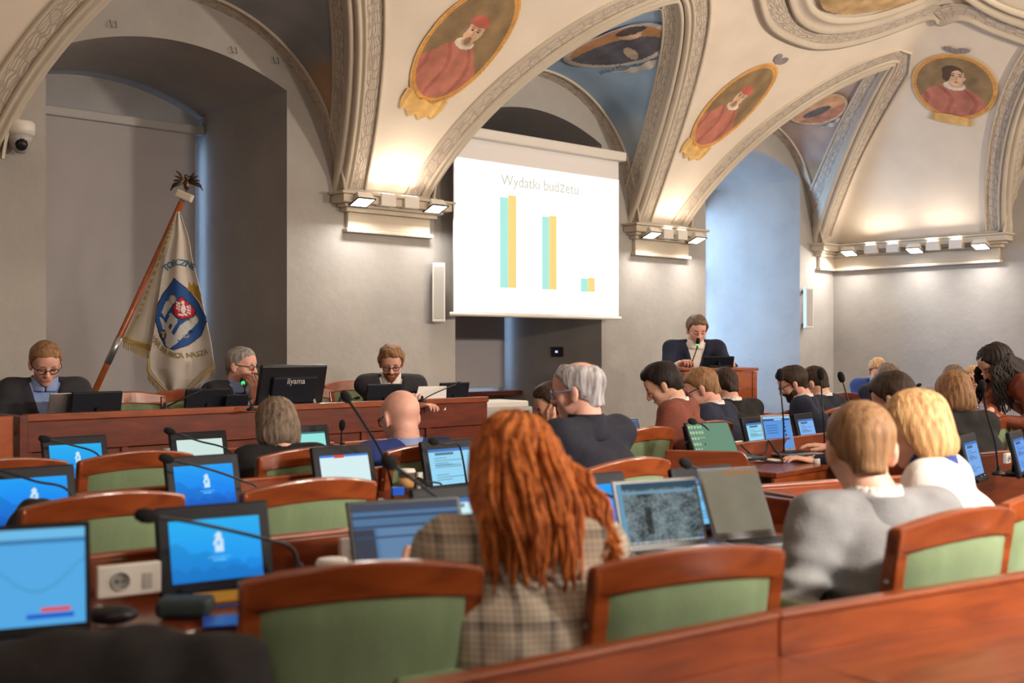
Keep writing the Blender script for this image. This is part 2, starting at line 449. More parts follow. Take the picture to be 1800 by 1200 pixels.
for L in [('f', 4.47, R0), ('f', 8.40, R0), ('f', 12.16, 1.40), ('e', 4.88, R0)]:
    trim_i += 1
    g = groin(L)
    root = thing('trim_%d' % trim_i, None, None); struct(root, ['stucco ribs framing the grey vault lunette above the banner', 'stucco ribs framing the blue painted lunette above the projection screen', 'stucco ribs framing the tan painted lunette above the lectern', 'stucco ribs of the vault lunette at the far right edge'][trim_i-1], 'vault rib')
    uvp = [(L[1]+du, WV-t) if L[0] == 'f' else (EU-t, L[1]+du) for du, t in g]
    rm, ro, rf = [], [], []
    n = len(uvp)
    for i, (u, v) in enumerate(uvp):
        a = uvp[max(i-1, 0)]; b = uvp[min(i+1, n-1)]
        if L[0] == 'f' and i == n//2: d = (0, -1)
        elif L[0] == 'e' and i == n//2: d = (-1, 0)
        else:
            tx, ty = b[0]-a[0], b[1]-a[1]; d = (ty, -tx)
            cu, cv = (L[1], WV) if L[0] == 'f' else (EU, L[1])
            if d[0]*(u-cu)+d[1]*(v-cv) < 0: d = (-d[0], -d[1])
            q = math.hypot(*d) or 1; d = (d[0]/q, d[1]/q)
        rm.append(main_row(u, v, d, MO)); ro.append(main_row(u, v, d, OR)); rf.append(main_row(u, v, d, FI))
    strip('moulding', rm, 0, 0, 'stone', root); strip('ornament_band', ro, 0, 0, 'orn', root); strip('fillet', rf, 0, 0, 'stone', root)
    # the lunette side
    rm, ro, rf = [], [], []
    def lq(ph, t):
        du = L[2]*math.sin(ph); u_, v_ = lun_uv(L, du, t); return np.array([u_, v_, float(lsurf(L, np.array(du), np.array(t)))])
    def lp(s_, t, h):
        ph = max(-1.56, min(1.56, s_/L[2])); e = .01; a_ = lq(ph+e, t)-lq(ph-e, t); b_ = lq(ph, t+e)-lq(ph, max(t-e, 0)); nn = np.cross(a_, b_); nn /= np.linalg.norm(nn)+1e-12
        p_ = lq(ph, t); uc, vc = lun_uv(L, 0, t); ref = np.array([uc, vc, 2.85])-p_
        if nn@ref < 0: nn = -nn
        return p_+nn*h
    st = [(L[2]*math.asin(max(-1, min(1, du/L[2]))), t) for du, t in g]
    for i, (s_, t) in enumerate(st):
        a = st[max(i-1, 0)]; b = st[min(i+1, n-1)]; tx, ty = b[0]-a[0], b[1]-a[1]
        d = (ty, -tx) if -tx < 0 else (-ty, tx); q = math.hypot(*d) or 1; d = (d[0]/q, d[1]/q)
        if i == n//2: d = (0, -1)
        fn = lambda pr: [lp(s_+d[0]*w, max(t+d[1]*w, .0), h) for w, h in pr]
        rm.append(fn([(0, .0), (0, .04), (.02, .05), (.035, .05), (.04, .03), (.06, .03), (.08, .03), (.085, .012)]))
        ro.append(fn([(.085, .012), (.19, .012)])); rf.append(fn([(.19, .012), (.19, .025), (.21, .025), (.21, .0)]))
    strip('moulding', rm, 0, 0, 'stone', root); strip('ornament_band', ro, 0, 0, 'orn', root); strip('fillet', rf, 0, 0, 'dark_line' if 'dark_line' in M else 'stone', root)
    # band along the wall
    ro, rf = [], []
    for a in np.linspace(-PI/2, PI/2, 61):
        s_ = a*L[2]
        ro.append([lp(s_, t, .012) for t in (0, .13)]); rf.append([lp(s_, .13, .012), lp(s_, .13, .022), lp(s_, .15, .022), lp(s_, .15, 0)])
    strip('ornament_band', ro, 0, 0, 'orn', root); strip('fillet', rf, 0, 0, 'stone', root)

# ---- front wall with three deep window niches
NI = [(3.36, 5.43), (7.32, 9.40), (11.22, 13.20)]
NB = 10.36
def nz(U, n): c = (n[0]+n[1])/2; return 3.72+.25*(1-((U-c)/((n[1]-n[0])/2))**2)
b = MB()
def q4(b, pts): b.add([(p[0]*S, p[1]*S, p[2]*S) for p in pts], [(0, 1, 2, 3)])
cu = LU
for n in NI:
    q4(b, [(cu, WV, 0), (n[0], WV, 0), (n[0], WV, 5.8), (cu, WV, 5.8)]); cu = n[1]
    xs = np.linspace(n[0], n[1], 33)
    for a, c in zip(xs[:-1], xs[1:]):
        za, zc = nz(a, n), nz(c, n)
        q4(b, [(a, WV, za), (c, WV, zc), (c, WV, 5.8), (a, WV, 5.8)])
        q4(b, [(a, WV, za), (c, WV, zc), (c, NB, zc-.02), (a, NB, za-.02)])
        # back wall of the niche around the window
        w0, w1 = n[0]+.08, n[1]-.02
        if a > w0 and c < w1: q4(b, [(a, NB, 0), (c, NB, 0), (c, NB, 1.0), (a, NB, 1.0)]); q4(b, [(a, NB, 3.45), (c, NB, 3.45), (c, NB, zc), (a, NB, za)])
        else: q4(b, [(a, NB, 0), (c, NB, 0), (c, NB, zc), (a, NB, za)])
    q4(b, [(n[0], WV, 0), (n[0], NB, 0), (n[0], NB, 3.72), (n[0], WV, 3.72)])
    q4(b, [(n[1], WV, 0), (n[1], NB, 0), (n[1], NB, 3.72), (n[1], WV, 3.72)])
q4(b, [(cu, WV, 0), (EU, WV, 0), (EU, WV, 5.8), (cu, WV, 5.8)])
struct(b.build('wall_front', 'wall'), 'grey plaster wall with three deep arched window niches', 'wall')
for nm, pts, lb in (('wall_right', [(EU, WV, 0), (EU, BV, 0), (EU, BV, 5.8), (EU, WV, 5.8)], 'bare grey plaster wall on the right with a long corbel'),
                ('wall_back', [(EU, BV, 0), (LU, BV, 0), (LU, BV, 5.8), (EU, BV, 5.8)], 'plaster wall behind the photographer'),
                ('wall_left', [(LU, BV, 0), (LU, WV, 0), (LU, WV, 5.8), (LU, BV, 5.8)], 'plaster wall left of the hall')):
    b = MB(); q4(b, pts); struct(b.build(nm, 'wall'), lb, 'wall')
b = MB(); q4(b, [(LU, BV, 0), (EU, BV, 0), (EU, NB, 0), (LU, NB, 0)])
struct(b.build('floor', 'carpet'), 'dark carpeted floor of the hall', 'floor')

# ---- windows behind the blinds
def thin_glass():
    m = bpy.data.materials.new('window_glass'); m.use_nodes = True; nt = m.node_tree
    nt.nodes.remove(nt.nodes['Principled BSDF']); t = nt.nodes.new('ShaderNodeBsdfTransparent'); g = nt.nodes.new('ShaderNodeBsdfGlossy'); g.inputs['Roughness'].default_value = .03
    mx = nt.nodes.new('ShaderNodeMixShader'); mx.inputs[0].default_value = .08
    nt.links.new(t.outputs[0], mx.inputs[1]); nt.links.new(g.outputs[0], mx.inputs[2]); nt.links.new(mx.outputs[0], nt.nodes['Material Output'].inputs[0]); return m
M['pane'] = thin_glass()
for i, n in enumerate(NI):
    r = thing('window_%d' % (i+1), None, None, (0, 0, 0)); struct(r, ['window behind the blind in the niche with the banner', 'window behind the lowered projection screen', 'window lighting the niche right of the lectern blue'][i], 'window')
    b = MB(); u0, u1 = (n[0]+.08)*S, (n[1]-.02)*S; y = (NB+.03)*S; z0, z1 = 1.0*S, 3.45*S; w = .035
    for x in (u0+w/2, u1-w/2, (u0+u1)/2): b.box((x, y, (z0+z1)/2), (w, .05, z1-z0))
    for z in (z0+w/2, z1-w/2, z0+(z1-z0)*.62): b.box(((u0+u1)/2, y, z), (u1-u0, .045, w))
    b.build('frame', 'white_pl', r, bevel=.004)
    b = MB(); b.box(((u0+u1)/2, y, (z0+z1)/2), (u1-u0-.02, .006, z1-z0-.02)); b.build('pane', 'pane', r)
    b = MB(); b.box(((n[0]+n[1])/2*S, (NB-.17)*S, .985*S), ((n[1]-n[0])*S-.01, .36*S, .045)); b.build('sill', 'wood_dark', r, bevel=.008)

# ---- corbels
def corbel(nm, segs, lab):
    """segs: footprint boxes [(u0,v0,u1,v1, outward axis flags)]"""
    r = thing(nm, None, None); struct(r, lab, 'corbel')
    lay = [('plinth', 2.54, 2.575, .075), ('frieze', 2.575, 2.72, .05), ('cyma', 2.72, 2.76, .10), ('cyma', 2.76, 2.79, .14), ('slab', 2.79, 2.86, .20), ('slab', 2.86, 2.885, .225)]
    b = MB()
    for (_, z0, z1, p) in lay:
        for (kind, a, c) in segs:
            if kind == 'f': b.box(((a+c)/2*S, (WV-p/2)*S, (z0+z1)/2*S), ((c-a+2*(p-.05))*S, p*S, (z1-z0)*S))
            else: b.box(((EU-p/2)*S, (a+c)/2*S, (z0+z1)/2*S), (p*S, (c-a+2*(p-.05))*S, (z1-z0)*S))
    b.build('mouldings', 'stone', r, bevel=.008)
corbel('trim_5', [('f', 6.03, 6.97)], 'moulded stone corbel left of the projection screen')
corbel('trim_6', [('f', 9.90, 10.84)], 'moulded stone corbel right of the projection screen')
corbel('trim_7', [('f', 13.60, 14.0), ('e', 6.45, 8.76)], 'long moulded corbel wrapping the far corner')

corbel('trim_10', [('f', 1.95, 2.70)], 'moulded stone corbel left of the banner niche, outside the picture')
# ---- floodlights on the corbels
LAMPS = []
def heading(v): return math.atan2(v.y, v.x)
def flood(px, py, V=None, U=None, lit=True, lab='', grp=None, face='f', tint=False):
    if face == 'f': u = up(px, V); v = V
    else:
        k = (px-900)/F; u = U; v = U*(VY+RY*k)/(VX+RX*k)
    z = zp(py, u, v); loc = Vector((u*S, v*S, z*S)); rz = 0 if face == 'f' else -PI/2     # local -y faces the room
    if lit:
        t = thing('floodlight', lab, 'light', loc, rz, grp)
        R_ = Matrix.Rotation(math.radians(-22), 3, 'X')
        b = MB(); b.add([R_ @ Vector(p) for p in [(-.085, -.07, -.02), (.085, -.07, -.02), (.085, .07, -.02), (-.085, .07, -.02), (-.065, -.05, .045), (.065, -.05, .045), (.065, .06, .045), (-.065, .06, .045)]],
              [(0, 3, 2, 1), (4, 5, 6, 7), (0, 1, 5, 4), (1, 2, 6, 5), (2, 3, 7, 6), (3, 0, 4, 7)])
        b.build('housing', 'white_pl', t, bevel=.004)
        b = MB(); 
        for a_, c_ in (((-.085, 0), (.008, .14)), ((.085, 0), (.008, .14)), ((0, -.07), (.17, .008)), ((0, .07), (.17, .008))):
            b.box(R_ @ Vector((a_[0], a_[1], -.024)), (c_[0], c_[1], .01), R_)
        b.build('rim', 'black', t)
        b = MB(); b.box(R_ @ Vector((0, 0, -.023)), (.155, .125, .004), R_); b.build('diffuser', 'lampface', t)
        b = MB(); b.box((0, .09, -.01), (.03, .08, .03)); b.build('bracket', 'grey_pl', t)
    else:
        t = thing('uplight_box', lab, 'light', loc, rz, grp)
        b = MB(); b.box((0, .01, 0), (.15, .08, .10)); b.build('housing', 'white_pl', t, bevel=.004)
        b = MB(); b.box((0, .01, .051), (.12, .06, .004)); b.build('lens', 'lampface', t)
    LAMPS.append((loc, face, lit)); return t
g1 = 'plain white uplights on the corbels'
V1 = WV-.20
flood(636, 351, V1, lab='lit white floodlight at the left end of the corbel left of the projection screen')
flood(765, 363, V1, lab='lit white floodlight nearest the left edge of the projection screen')
flood(1145, 410, V1, lab='lit floodlight just right of the projection screen, bluish side')
flood(1224, 419, V1, lab='lit floodlight above the lectern speaker at the end of the middle corbel')
for x, y, l in ((680, 352, 'left one of two white uplight boxes left of the projection screen'), (721, 356, 'right one of two white uplight boxes left of the projection screen'),
                (1172, 411, 'left one of two white uplight boxes right of the projection screen'), (1197, 413, 'right one of two white uplight boxes right of the projection screen')):
    flood(x, y, V1, lit=False, lab=l, grp=g1)
U1 = EU-.20
for x, y, l in ((1493, 442, 'lit floodlight nearest the corner on the long corbel'), (1608, 437, 'lit floodlight in the middle of the long corbel'), (1724, 430, 'lit floodlight at the right end of the long corbel')):
    flood(x, y, U=U1, lab=l, face='e')
for k, (x, y) in enumerate(((1531, 438), (1570, 436), (1640, 432), (1681, 429))):
    flood(x, y, U=U1, lit=False, face='e', grp=g1, lab=('first', 'second', 'third', 'fourth')[k]+' white uplight box from the corner on the long corbel')
b = MB()
def rail(nm, u0, v0, u1, v1, z, lab):
    b = MB(); b.tube([(u0*S, v0*S, z*S), (u1*S, v1*S, z*S)], .012); o = b.build(nm, 'grey_pl'); tag(o, lab, 'rail')
rail('lamp_rail', 5.95, WV-.1, 7.0, WV-.1, 2.91, 'thin lamp rail on the corbel left of the projection screen')
rail('lamp_rail', 9.85, WV-.1, 10.9, WV-.1, 2.91, 'thin lamp rail on the corbel right of the projection screen')
rail('lamp_rail', EU-.1, 6.42, EU-.1, 8.5, 2.91, 'thin lamp rail on the long corbel at the far right')

# ---- blinds
def blind(n, V, z1, z0, cut, lab):
    t = thing('roller_blind', lab, 'blind', ((n[0]+n[1])/2*S, V*S, 0)); w = (n[1]-n[0])*S
    b = MB(); b.box((0, 0, z1*S), (w-.012, .075, .078)); b.build('cassette', 'grey_pl', t, bevel=.012, seg=3)
    b = MB(); b.box((-cut/2*S, .01, (z1+z0)/2*S), (w-cut*S-.012, .004, (z1-z0)*S)); b.build('fabric', 'blindf', t)
    b = MB(); b.box((-cut/2*S, .01, z0*S), (w-cut*S-.012, .02, .03)); b.build('bottom_bar', 'grey_pl', t, bevel=.004)
M['blindf'] = mat('blind_fabric', rgb(178, 174, 176), .85, noise=.04, nscale=2)
blind(NI[0], 10.24, 3.57, 1.06, .075, 'white roller blind lowered behind the banner')
blind(NI[1], 10.24, 3.57, 1.06, .075, 'roller blind under the projection screen with the shadow of a head')

# ---- projection screen (1.61 x 1 picture)
scr_u0, scr_u1 = up(797, 8.55), up(1087, 8.55)
SV = 8.55; zt0 = zp(276, scr_u0, SV); zb0 = zp(550, scr_u0, SV); zc0 = zp(238, up(805, SV), SV)
t = thing('projection_screen', 'large lowered projection screen showing a bar chart', 'screen', ((scr_u0+scr_u1)/2*S, SV*S, zb0*S))
w = (scr_u1-scr_u0)*S; hpic = (zt0-zb0)*S; hall = (zc0-zb0)*S
b = MB(); b.box((0, -.02, hall+.035), (w+.06, .13, .09)); b.build('casing', 'white_pl', t, bevel=.015, seg=3)
b = MB(); b.box((0, 0, hall/2), (w, .004, hall)); b.build('cloth', 'paper', t)
b = MB(); b.tube([(-w/2-.03, 0, -.008), (w/2+.03, 0, -.008)], .018, 12); b.build('bottom_bar', 'white_pl', t, smooth=True)
M['projected'] = mat('projected_white', rgb(236, 238, 242), .8, emit=.70)  # the picture colours glow themselves in place of projector light
M['pcyan'] = mat('projected_cyan', rgb(146, 208, 208), .8, emit=.62)
M['pyel'] = mat('projected_yellow', rgb(208, 192, 124), .8, emit=.62)
M['ptxt'] = mat('projected_text', rgb(182, 190, 180), .8, emit=.44)
pic = MB().box((.004, -.004, hpic/2+.01), (w-.012, .004, hpic-.01)).build('projected_picture', 'projected', t)
def su(px, py):   # picture position of a pixel
    u = up(px, SV); return (u*S-(scr_u0+scr_u1)/2*S, zp(py, u, SV)*S-zb0*S)
def bar(x0, x1, yt, yb, m, nm):
    a = su(x0, yt); c = su(x1, yb); MB().box(((a[0]+c[0])/2, -.008, (a[1]+c[1])/2), (c[0]-a[0], .003, a[1]-c[1])).build(nm, m, pic)
for x0, x1, x2, y0, y1, yb in ((878, 892, 906, 346, 343, 506), (952, 964, 977, 380, 379, 509), (1020, 1032, 1044, 489, 488, 513)):
    bar(x0, x1, y0, yb, 'pcyan', 'cyan_chart_bar'); bar(x1+.5, x2, y1, yb, 'pyel', 'yellow_chart_bar')
vs_, fs_ = text_verts('Wydatki budżetu', .14); c_ = su(950, 334)
MB().add([(v[0]+c_[0], -.012, v[1]+c_[1]) for v in vs_], fs_).build('chart_title', 'ptxt', pic)

# ---- column speakers, PTZ camera, control panel, wall bits
def colspeaker(px, py0, py1, lab, yaw, wid):
    V = WV-.1; u = up(px, V); z0, z1 = zp(py1, u, V)*S, zp(py0, u, V)*S
    t = thing('column_speaker', lab, 'speaker', (u*S, V*S, z0), yaw)
    h = z1-z0
    MB().box((0, 0, h/2), (wid, .075, h)).build('cabinet', 'white_pl', t, bevel=.01, seg=3)
    MB().box((0, -.039, h/2), (wid-.025, .004, h-.06)).build('grille', 'grey_pl', t, bevel=.003)
    b = MB(); 
    for z in (.05, h-.05): b.box((-.02, .06, z), (.03, .07, .03))
    b.build('bracket', 'silver', t)
colspeaker(771, 462, 566, 'slim white column speaker on the wall left of the projection screen', math.radians(-35), .11)
colspeaker(1421, 504, 577, 'slim white column speaker on the wall near the far corner', math.radians(-25), .10)
V = WV-.12; u = up(36, V); z = zp(243, u, V)
t = thing('security_camera', 'white dome camera on the wall at the left edge', 'camera', (u*S, V*S, z*S), math.radians(-12))
MB().lathe([(.06, .012), (.088, .02), (.092, .06), (.09, .1), (.075, .112)], 28).build('housing', 'white_pl', t, True)
MB().lathe([(.03, -.095), (.055, -.06), (.075, -.02), (.084, .02)], 28).build('dome', 'grey_pl', t, True)
MB().ell((0, -.03, -.03), (.045, .05, .058)).build('camera_head', 'bezel', t, True)
MB().lathe([(.028, 0), (.028, .03), (.02, .035)], 18, (0, -.06, -.05), Matrix.Rotation(math.radians(110), 3, 'X')).build('lens', 'black', t, True)
MB().box((0, .1, .03), (.07, .1, .09)).build('bracket', 'white_pl', t, bevel=.006)
V = WV-.12; u = up(1250, 9.2); 
t = thing('wall_sensor', 'tiny white motion sensor in the blue-lit niche', 'sensor', (11.27*S, 9.1*S, zp(350, 11.27, 9.1)*S), PI/2)
MB().box((0, 0, 0), (.05, .04, .06)).build('housing', 'white_pl', t, bevel=.01); MB().ell((0, -.03, -.02), (.018, .018, .018)).build('lens', 'bezel', t, True)
# control panel on the reveal of niche 2
u = 9.40; k = (980-900)/F; v = u*(VY+RY*k)/(VX+RX*k); z = zp(618, u, v)
t = thing('control_panel', 'small black touch panel on the wall under the projection screen', 'switch panel', ((u-.008)*S, v*S, z*S), PI/2)
MB().box((0, 0, 0), (.17, .014, .10)).build('frame', 'black', t, bevel=.003)
M['icon'] = mat('panel_icon', rgb(190, 200, 255), .4, emit=1.2)
MB().box((0, .0085, 0), (.035, .003, .022)).build('icon', 'icon', t)
# hooks on the wall above niche 1
for k_, (px, py) in enumerate(((104, 27), (198, 41), (410, 87), (484, 105))):
    V = WV-.02; u = up(px, V); z = zp(py, u, V)
    b = MB(); b.tube([(-.02, 0, .02), (-.02, -.02, -.03), (.02, -.02, -.03), (.02, 0, .02)], .003, 5)
    o = b.build('wall_hook', 'dark_metal'); o.location = (u*S, V*S, z*S); tag(o, ('leftmost', 'second', 'third', 'rightmost')[k_]+' of four small metal hooks above the banner niche', 'hook', 'metal hooks above the niche')

# ================================================================== paintings on the vault
def hit_ceiling(px, py):
    k = (px-900)/F; du, dv, dz = VX+RX*k, VY+RY*k, (HY-py)/F
    lo, hi = 2.0, 20.0
    for s_ in np.arange(2, 20, .02):
        if 1.5+dz*s_ >= ceilz(np.array(du*s_), np.array(dv*s_)): break
    for _ in range(1):
        a, c = s_-.02, s_
        for __ in range(12):
            m_ = (a+c)/2
            if 1.5+dz*m_ >= ceilz(np.array(du*m_), np.array(dv*m_)): c = m_
            else: a = m_
    return np.array([du*c, dv*c, 1.5+dz*c])
def zn(p, fn=ceilz, e=.02):
    gx = float(fn(np.array(p[0]+e), np.array(p[1]))-fn(np.array(p[0]-e), np.array(p[1])))/(2*e)
    gy = float(fn(np.array(p[0]), np.array(p[1]+e))-fn(np.array(p[0]), np.array(p[1]-e)))/(2*e)
    n = np.array([gx, gy, -1.]); return n/np.linalg.norm(n)
def patch(name, c, T, B, n, aw, ah, na, nb, colf, mask, m='paint', off=.012, parent=None, fn=ceilz, lun=None):
    a = np.linspace(-1, 1, na); bb = np.linspace(-1, 1, nb); AA, BB = np.meshgrid(a, bb, indexing='ij')
    Q = c+AA[..., None]*aw*T+BB[..., None]*ah*B; Q0 = Q.copy()
    for _ in range(4):
        zc = fn(Q[..., 0], Q[..., 1]); err = (zc-Q[..., 2])*(-n[2]); Q = Q-err[..., None]*n
    mk = mask(AA, BB) & (np.linalg.norm(Q-Q0, axis=-1) < .7)
    if lun is not None:
        du_, t_ = lun_dt(lun, Q[..., 0], Q[..., 1]); mk = mk & (np.abs(du_) < lun[2]*.97) & (t_ < tgf(lun, du_+np.sign(du_)*.17)-.12) & (t_ > .20)
    Q = Q+n*off
    cols = colf(AA, BB)
    idx = np.arange(na*nb).reshape(na, nb)
    keep = mk[:-1, :-1] & mk[1:, :-1] & mk[1:, 1:] & mk[:-1, 1:]
    q = np.stack([idx[:-1, :-1], idx[1:, :-1], idx[1:, 1:], idx[:-1, 1:]], -1)[keep]
    used = np.unique(q); rm = -np.ones(na*nb, int); rm[used] = np.arange(len(used))
    me = bpy.data.meshes.new(name); me.from_pydata((Q.reshape(-1, 3)[used]*S).tolist(), [], rm[q].tolist())
    o = bpy.data.objects.new(name, me); C.objects.link(o); me.materials.append(M[m]); add_col(me, cols.reshape(-1, 3)[used])
    me.polygons.foreach_set('use_smooth', [True]*len(me.polygons))
    if parent: o.parent = parent
    return o
def E(a, b, cx, cy, rx, ry, rot=0):
    c, s_ = math.cos(rot), math.sin(rot); x = a-cx; y = b-cy; x, y = x*c+y*s_, -x*s_+y*c
    return (x/rx)**2+(y/ry)**2 < 1
def portrait(style):
    def f(a, b):
        col = np.ones(a.shape+(3,))*np.array(rgb(150, 126, 92))
        nn = wob(np.stack([a, b, a*0], -1), 7, style)[..., None]
        col = col*(1+.22*nn)
        def put(m, c): col[m] = np.array(rgb(*c))*(1+.18*nn[m])
        fl = -1 if style == 2 else 1
        if style == 3:
            robe = E(a, b, 0, -.62, .80, .66) | E(a, b, -.05, -.2, .38, .3); HC, HR, CB, q = .30, .27, .02, 1.0
        else:
            robe = E(a, b, 0, -.60, .90, .50) | E(a, b, 0, -.25, .55, .26); HC, HR, CB, q = .20, .175, .0, .64
        put(robe, (194, 124, 106))
        fold = robe & (np.sin(a*11+b*6+2*np.sin(b*5)) > .82); put(fold, (176, 106, 92))
        put(E(a, b, 0, CB, .26, .13*q), (232, 222, 206)); put(E(a, b, .03*fl, CB+.06*q, .17, .11*q), (214, 172, 140))
        hw = .19 if style == 3 else .23
        put(E(a, b, .02*fl, HC, hw, HR), (226, 190, 158))
        if style == 3: put(E(a, b, -.08, .46, .24, .17) | E(a, b, -.2, .33, .1, .2), (92, 70, 54)); put(E(a, b, .04, .33, .14, .17), (226, 190, 158)); put(E(a, b, .2, .27, .05, .05), (226, 190, 158))
        else: put(E(a, b, .0, HC+.15, .27, .075) | E(a, b, .0, HC+.19, .22, .07), (198, 108, 92)); put(E(a, b, .02*fl, HC-.15, .09, .06), (160, 132, 108)); put(E(a, b, -.21*fl, HC, .05, .09), (150, 130, 110))
        for sx in (-.08, .085): put(E(a, b, sx+.03*fl, HC+.03*q, .036, .022*q), (80, 56, 46)); put(E(a, b, sx+.03*fl, HC+.085*q, .055, .014*q), (120, 84, 60))
        put(E(a, b, .04*fl, HC-.05*q, .022, .08*q), (204, 156, 126)); put(E(a, b, .035*fl, HC-.16*q, .055, .018*q), (168, 92, 80))
        r = np.sqrt(a**2+b**2)
        ring = r > .88; g = np.clip((r-.88)/.12, 0, 1)[..., None]
        gold = np.array(rgb(226, 164, 84))*(1-g)+np.array(rgb(238, 190, 116))*g
        gold = np.where((g > .42) & (g < .52), np.array(rgb(190, 128, 62)), gold)
        col = np.where(ring[..., None], gold*(1+.08*nn), col)
        return col
    return f
def wallpaint(px, py, topx, topy, botx, boty, side, ar, style, lab, uv='f'):
    c = hit_ceiling(px, py); tp = hit_ceiling(topx, topy); bt = hit_ceiling(botx, boty)
    n = zn(c, mainz); B = tp-bt; ah = np.linalg.norm(B)/2; B = B/np.linalg.norm(B); B = B-n*(B@n); B /= np.linalg.norm(B)
    T = np.cross(n, B)
    rt = np.array([RX, RY, 0]); T = T if T@rt > 0 else -T
    sd = hit_ceiling(*side); aw = abs((sd-c)@T) if ar is None else ah*ar
    print('portrait', style, 'half', aw, ah)
    t = thing('portrait_fresco', lab, 'painting', tuple(c*S))
    inv = -Vector(c*S)
    o = patch('painted_oval', c, T, B, n, aw, ah, 110, 140, portrait(style), lambda a, b: a*a+b*b < 1.0, parent=t, fn=mainz)
    o.location = inv
    # cartouche below
    cc = c-B*ah*.98
    def cf(a, b): return np.ones(a.shape+(3,))*np.array(rgb(240, 196, 122))*(1+.12*wob(np.stack([a, b, a*0], -1), 6)[..., None])*np.where(np.abs(np.abs(a)-.8) < .08, .8, 1)[..., None]
    if style == 3: mk = lambda a, b: (np.abs(a) < .92-.12*b) & (b > -.75+.25*a*a) & (b < .7+.1*np.cos(a*3))
    else: mk = lambda a, b: (b < .15+.55*np.abs(a)**1.5+.12*np.cos(a*9)) & (b > -.9*np.sqrt(np.maximum(0, 1-a*a))+.12*np.cos(a*12)) & (np.abs(a) < .98)
    o = patch('cartouche', cc, T, B, n, aw*(.55 if style == 3 else .62), ah*(.18 if style == 3 else .25), 60, 40, cf, mk, parent=t, off=.018, fn=mainz); o.location = inv
    if style != 1:
        cc = c+B*ah*1.1
        def cb(a, b): return np.ones(a.shape+(3,))*np.array(rgb(150, 140, 142))*(1+.25*np.sin(a*16)[..., None]*.5)
        o = patch('painted_bow', cc, T, B, n, aw*.3, ah*.14, 40, 30, cb, lambda a, b: (E(a, b, -.5, .1, .5, .7, .4)) | (E(a, b, .5, .1, .5, .7, -.4)) | E(a, b, 0, -.3, .3, .4), parent=t, fn=mainz); o.location = inv
wallpaint(815, 75, 905, -42, 742, 168, (890, 110), .62, 1, 'oval fresco of a red-robed bearded figure, largest and nearest of the three')
wallpaint(1287, 185, 1358, 108, 1215, 258, (1335, 215), .62, 2, 'oval fresco of a red-robed figure above the lectern niche')
wallpaint(1678, 151, 1680, 88, 1672, 203, (1757, 150), None, 3, 'round fresco of a red-robed figure in profile at upper right')
# medallion mouldings in the crown of the vault
def crown(name, pix, m_, prof, lab, parent):
    pts = [hit_ceiling(*p) for p in pix]
    # resample smoothly
    Pq = np.array(pts); out = []
    for i in range(len(Pq)-1):
        p0, p1, p2, p3 = Pq[max(i-1, 0)], Pq[i], Pq[i+1], Pq[min(i+2, len(Pq)-1)]
        for s_ in np.linspace(0, 1, 8, endpoint=False):
            out.append(.5*((2*p1)+(-p0+p2)*s_+(2*p0-5*p1+4*p2-p3)*s_**2+(-p0+3*p1-3*p2+p3)*s_**3))
    out.append(Pq[-1]); Pq = np.array(out); rows = []
    cc = Pq.mean(0)
    for i in range(len(Pq)):
        tv = Pq[min(i+1, len(Pq)-1)]-Pq[max(i-1, 0)]; d = np.array([tv[1], -tv[0]]); d /= np.linalg.norm(d)+1e-9
        ref = np.array(CENT)-Pq[i][:2]
        if d@ref < 0: d = -d
        row = []
        for w_, h_ in prof:
            u_, v_ = Pq[i][0]+d[0]*w_, Pq[i][1]+d[1]*w_
            row.append(np.array([u_, v_, float(ceilz(np.array(u_), np.array(v_)))-h_]))
        rows.append(row)
    return strip(name, rows, 0, 0, m_, parent)
r = thing('trim_8', None, None); struct(r, 'moulded medallion frame in the crown of the vault at upper right', 'ceiling moulding')
CENT = hit_ceiling(1600, 6)[:2]*.6+.4*np.array([8.6, 3.6])
OUT = [(1330, -60), (1338, 0), (1356, 42), (1400, 68), (1450, 78), (1520, 66), (1600, 38), (1640, 26), (1651, 36), (1690, 27), (1740, 48), (1800, 70), (1850, 84)]
crown('frame_moulding', OUT, 'stone', [(-.02, 0), (-.02, .05), (.02, .06), (.03, .03), (.05, .03)], '', r)
crown('frame_band', OUT, 'orn', [(.05, .03), (.2, .03)], '', r)
IN1 = [(1378, -60), (1388, 0), (1408, 34), (1450, 50), (1520, 43), (1600, 16), (1650, -6), (1700, -40)]
crown('inner_cove', IN1, 'stone', [(0, .02), (0, .06), (.03, .075), (.05, .05), (.09, .03), (.13, .06), (.16, .07), (.17, .02)], '', r)
crown('inner_cove', [(1655, -40), (1690, -14), (1740, 18), (1800, 42), (1860, 56)], 'stone', [(0, .02), (0, .06), (.03, .075), (.05, .05), (.09, .03), (.13, .06), (.16, .07), (.17, .02)], '', r)
IN = hit_ceiling(1530, 6)
def crown_col(a, b):
    nn = wob(np.stack([a, b, a*0], -1), 9)[..., None]; return np.ones(a.shape+(3,))*(np.array(rgb(190, 160, 116))*(1+.3*nn))
B_ = hit_ceiling(1640, -6)-hit_ceiling(1425, 20); 
n_ = zn(IN); B_ = B_-n_*(B_@n_); ah_ = np.linalg.norm(B_)/2; B_ /= np.linalg.norm(B_); T_ = np.cross(n_, B_)
if T_@np.array([VX, VY, 0]) > 0: T_ = -T_
o = patch('crown_fresco', IN+T_*.32, T_, B_, n_, .42, ah_*1.05, 50, 70, crown_col, lambda a, b: a*a+b*b < 1, off=.05)
tag(o, 'brown painted oval fresco in the crown of the vault', 'painting')
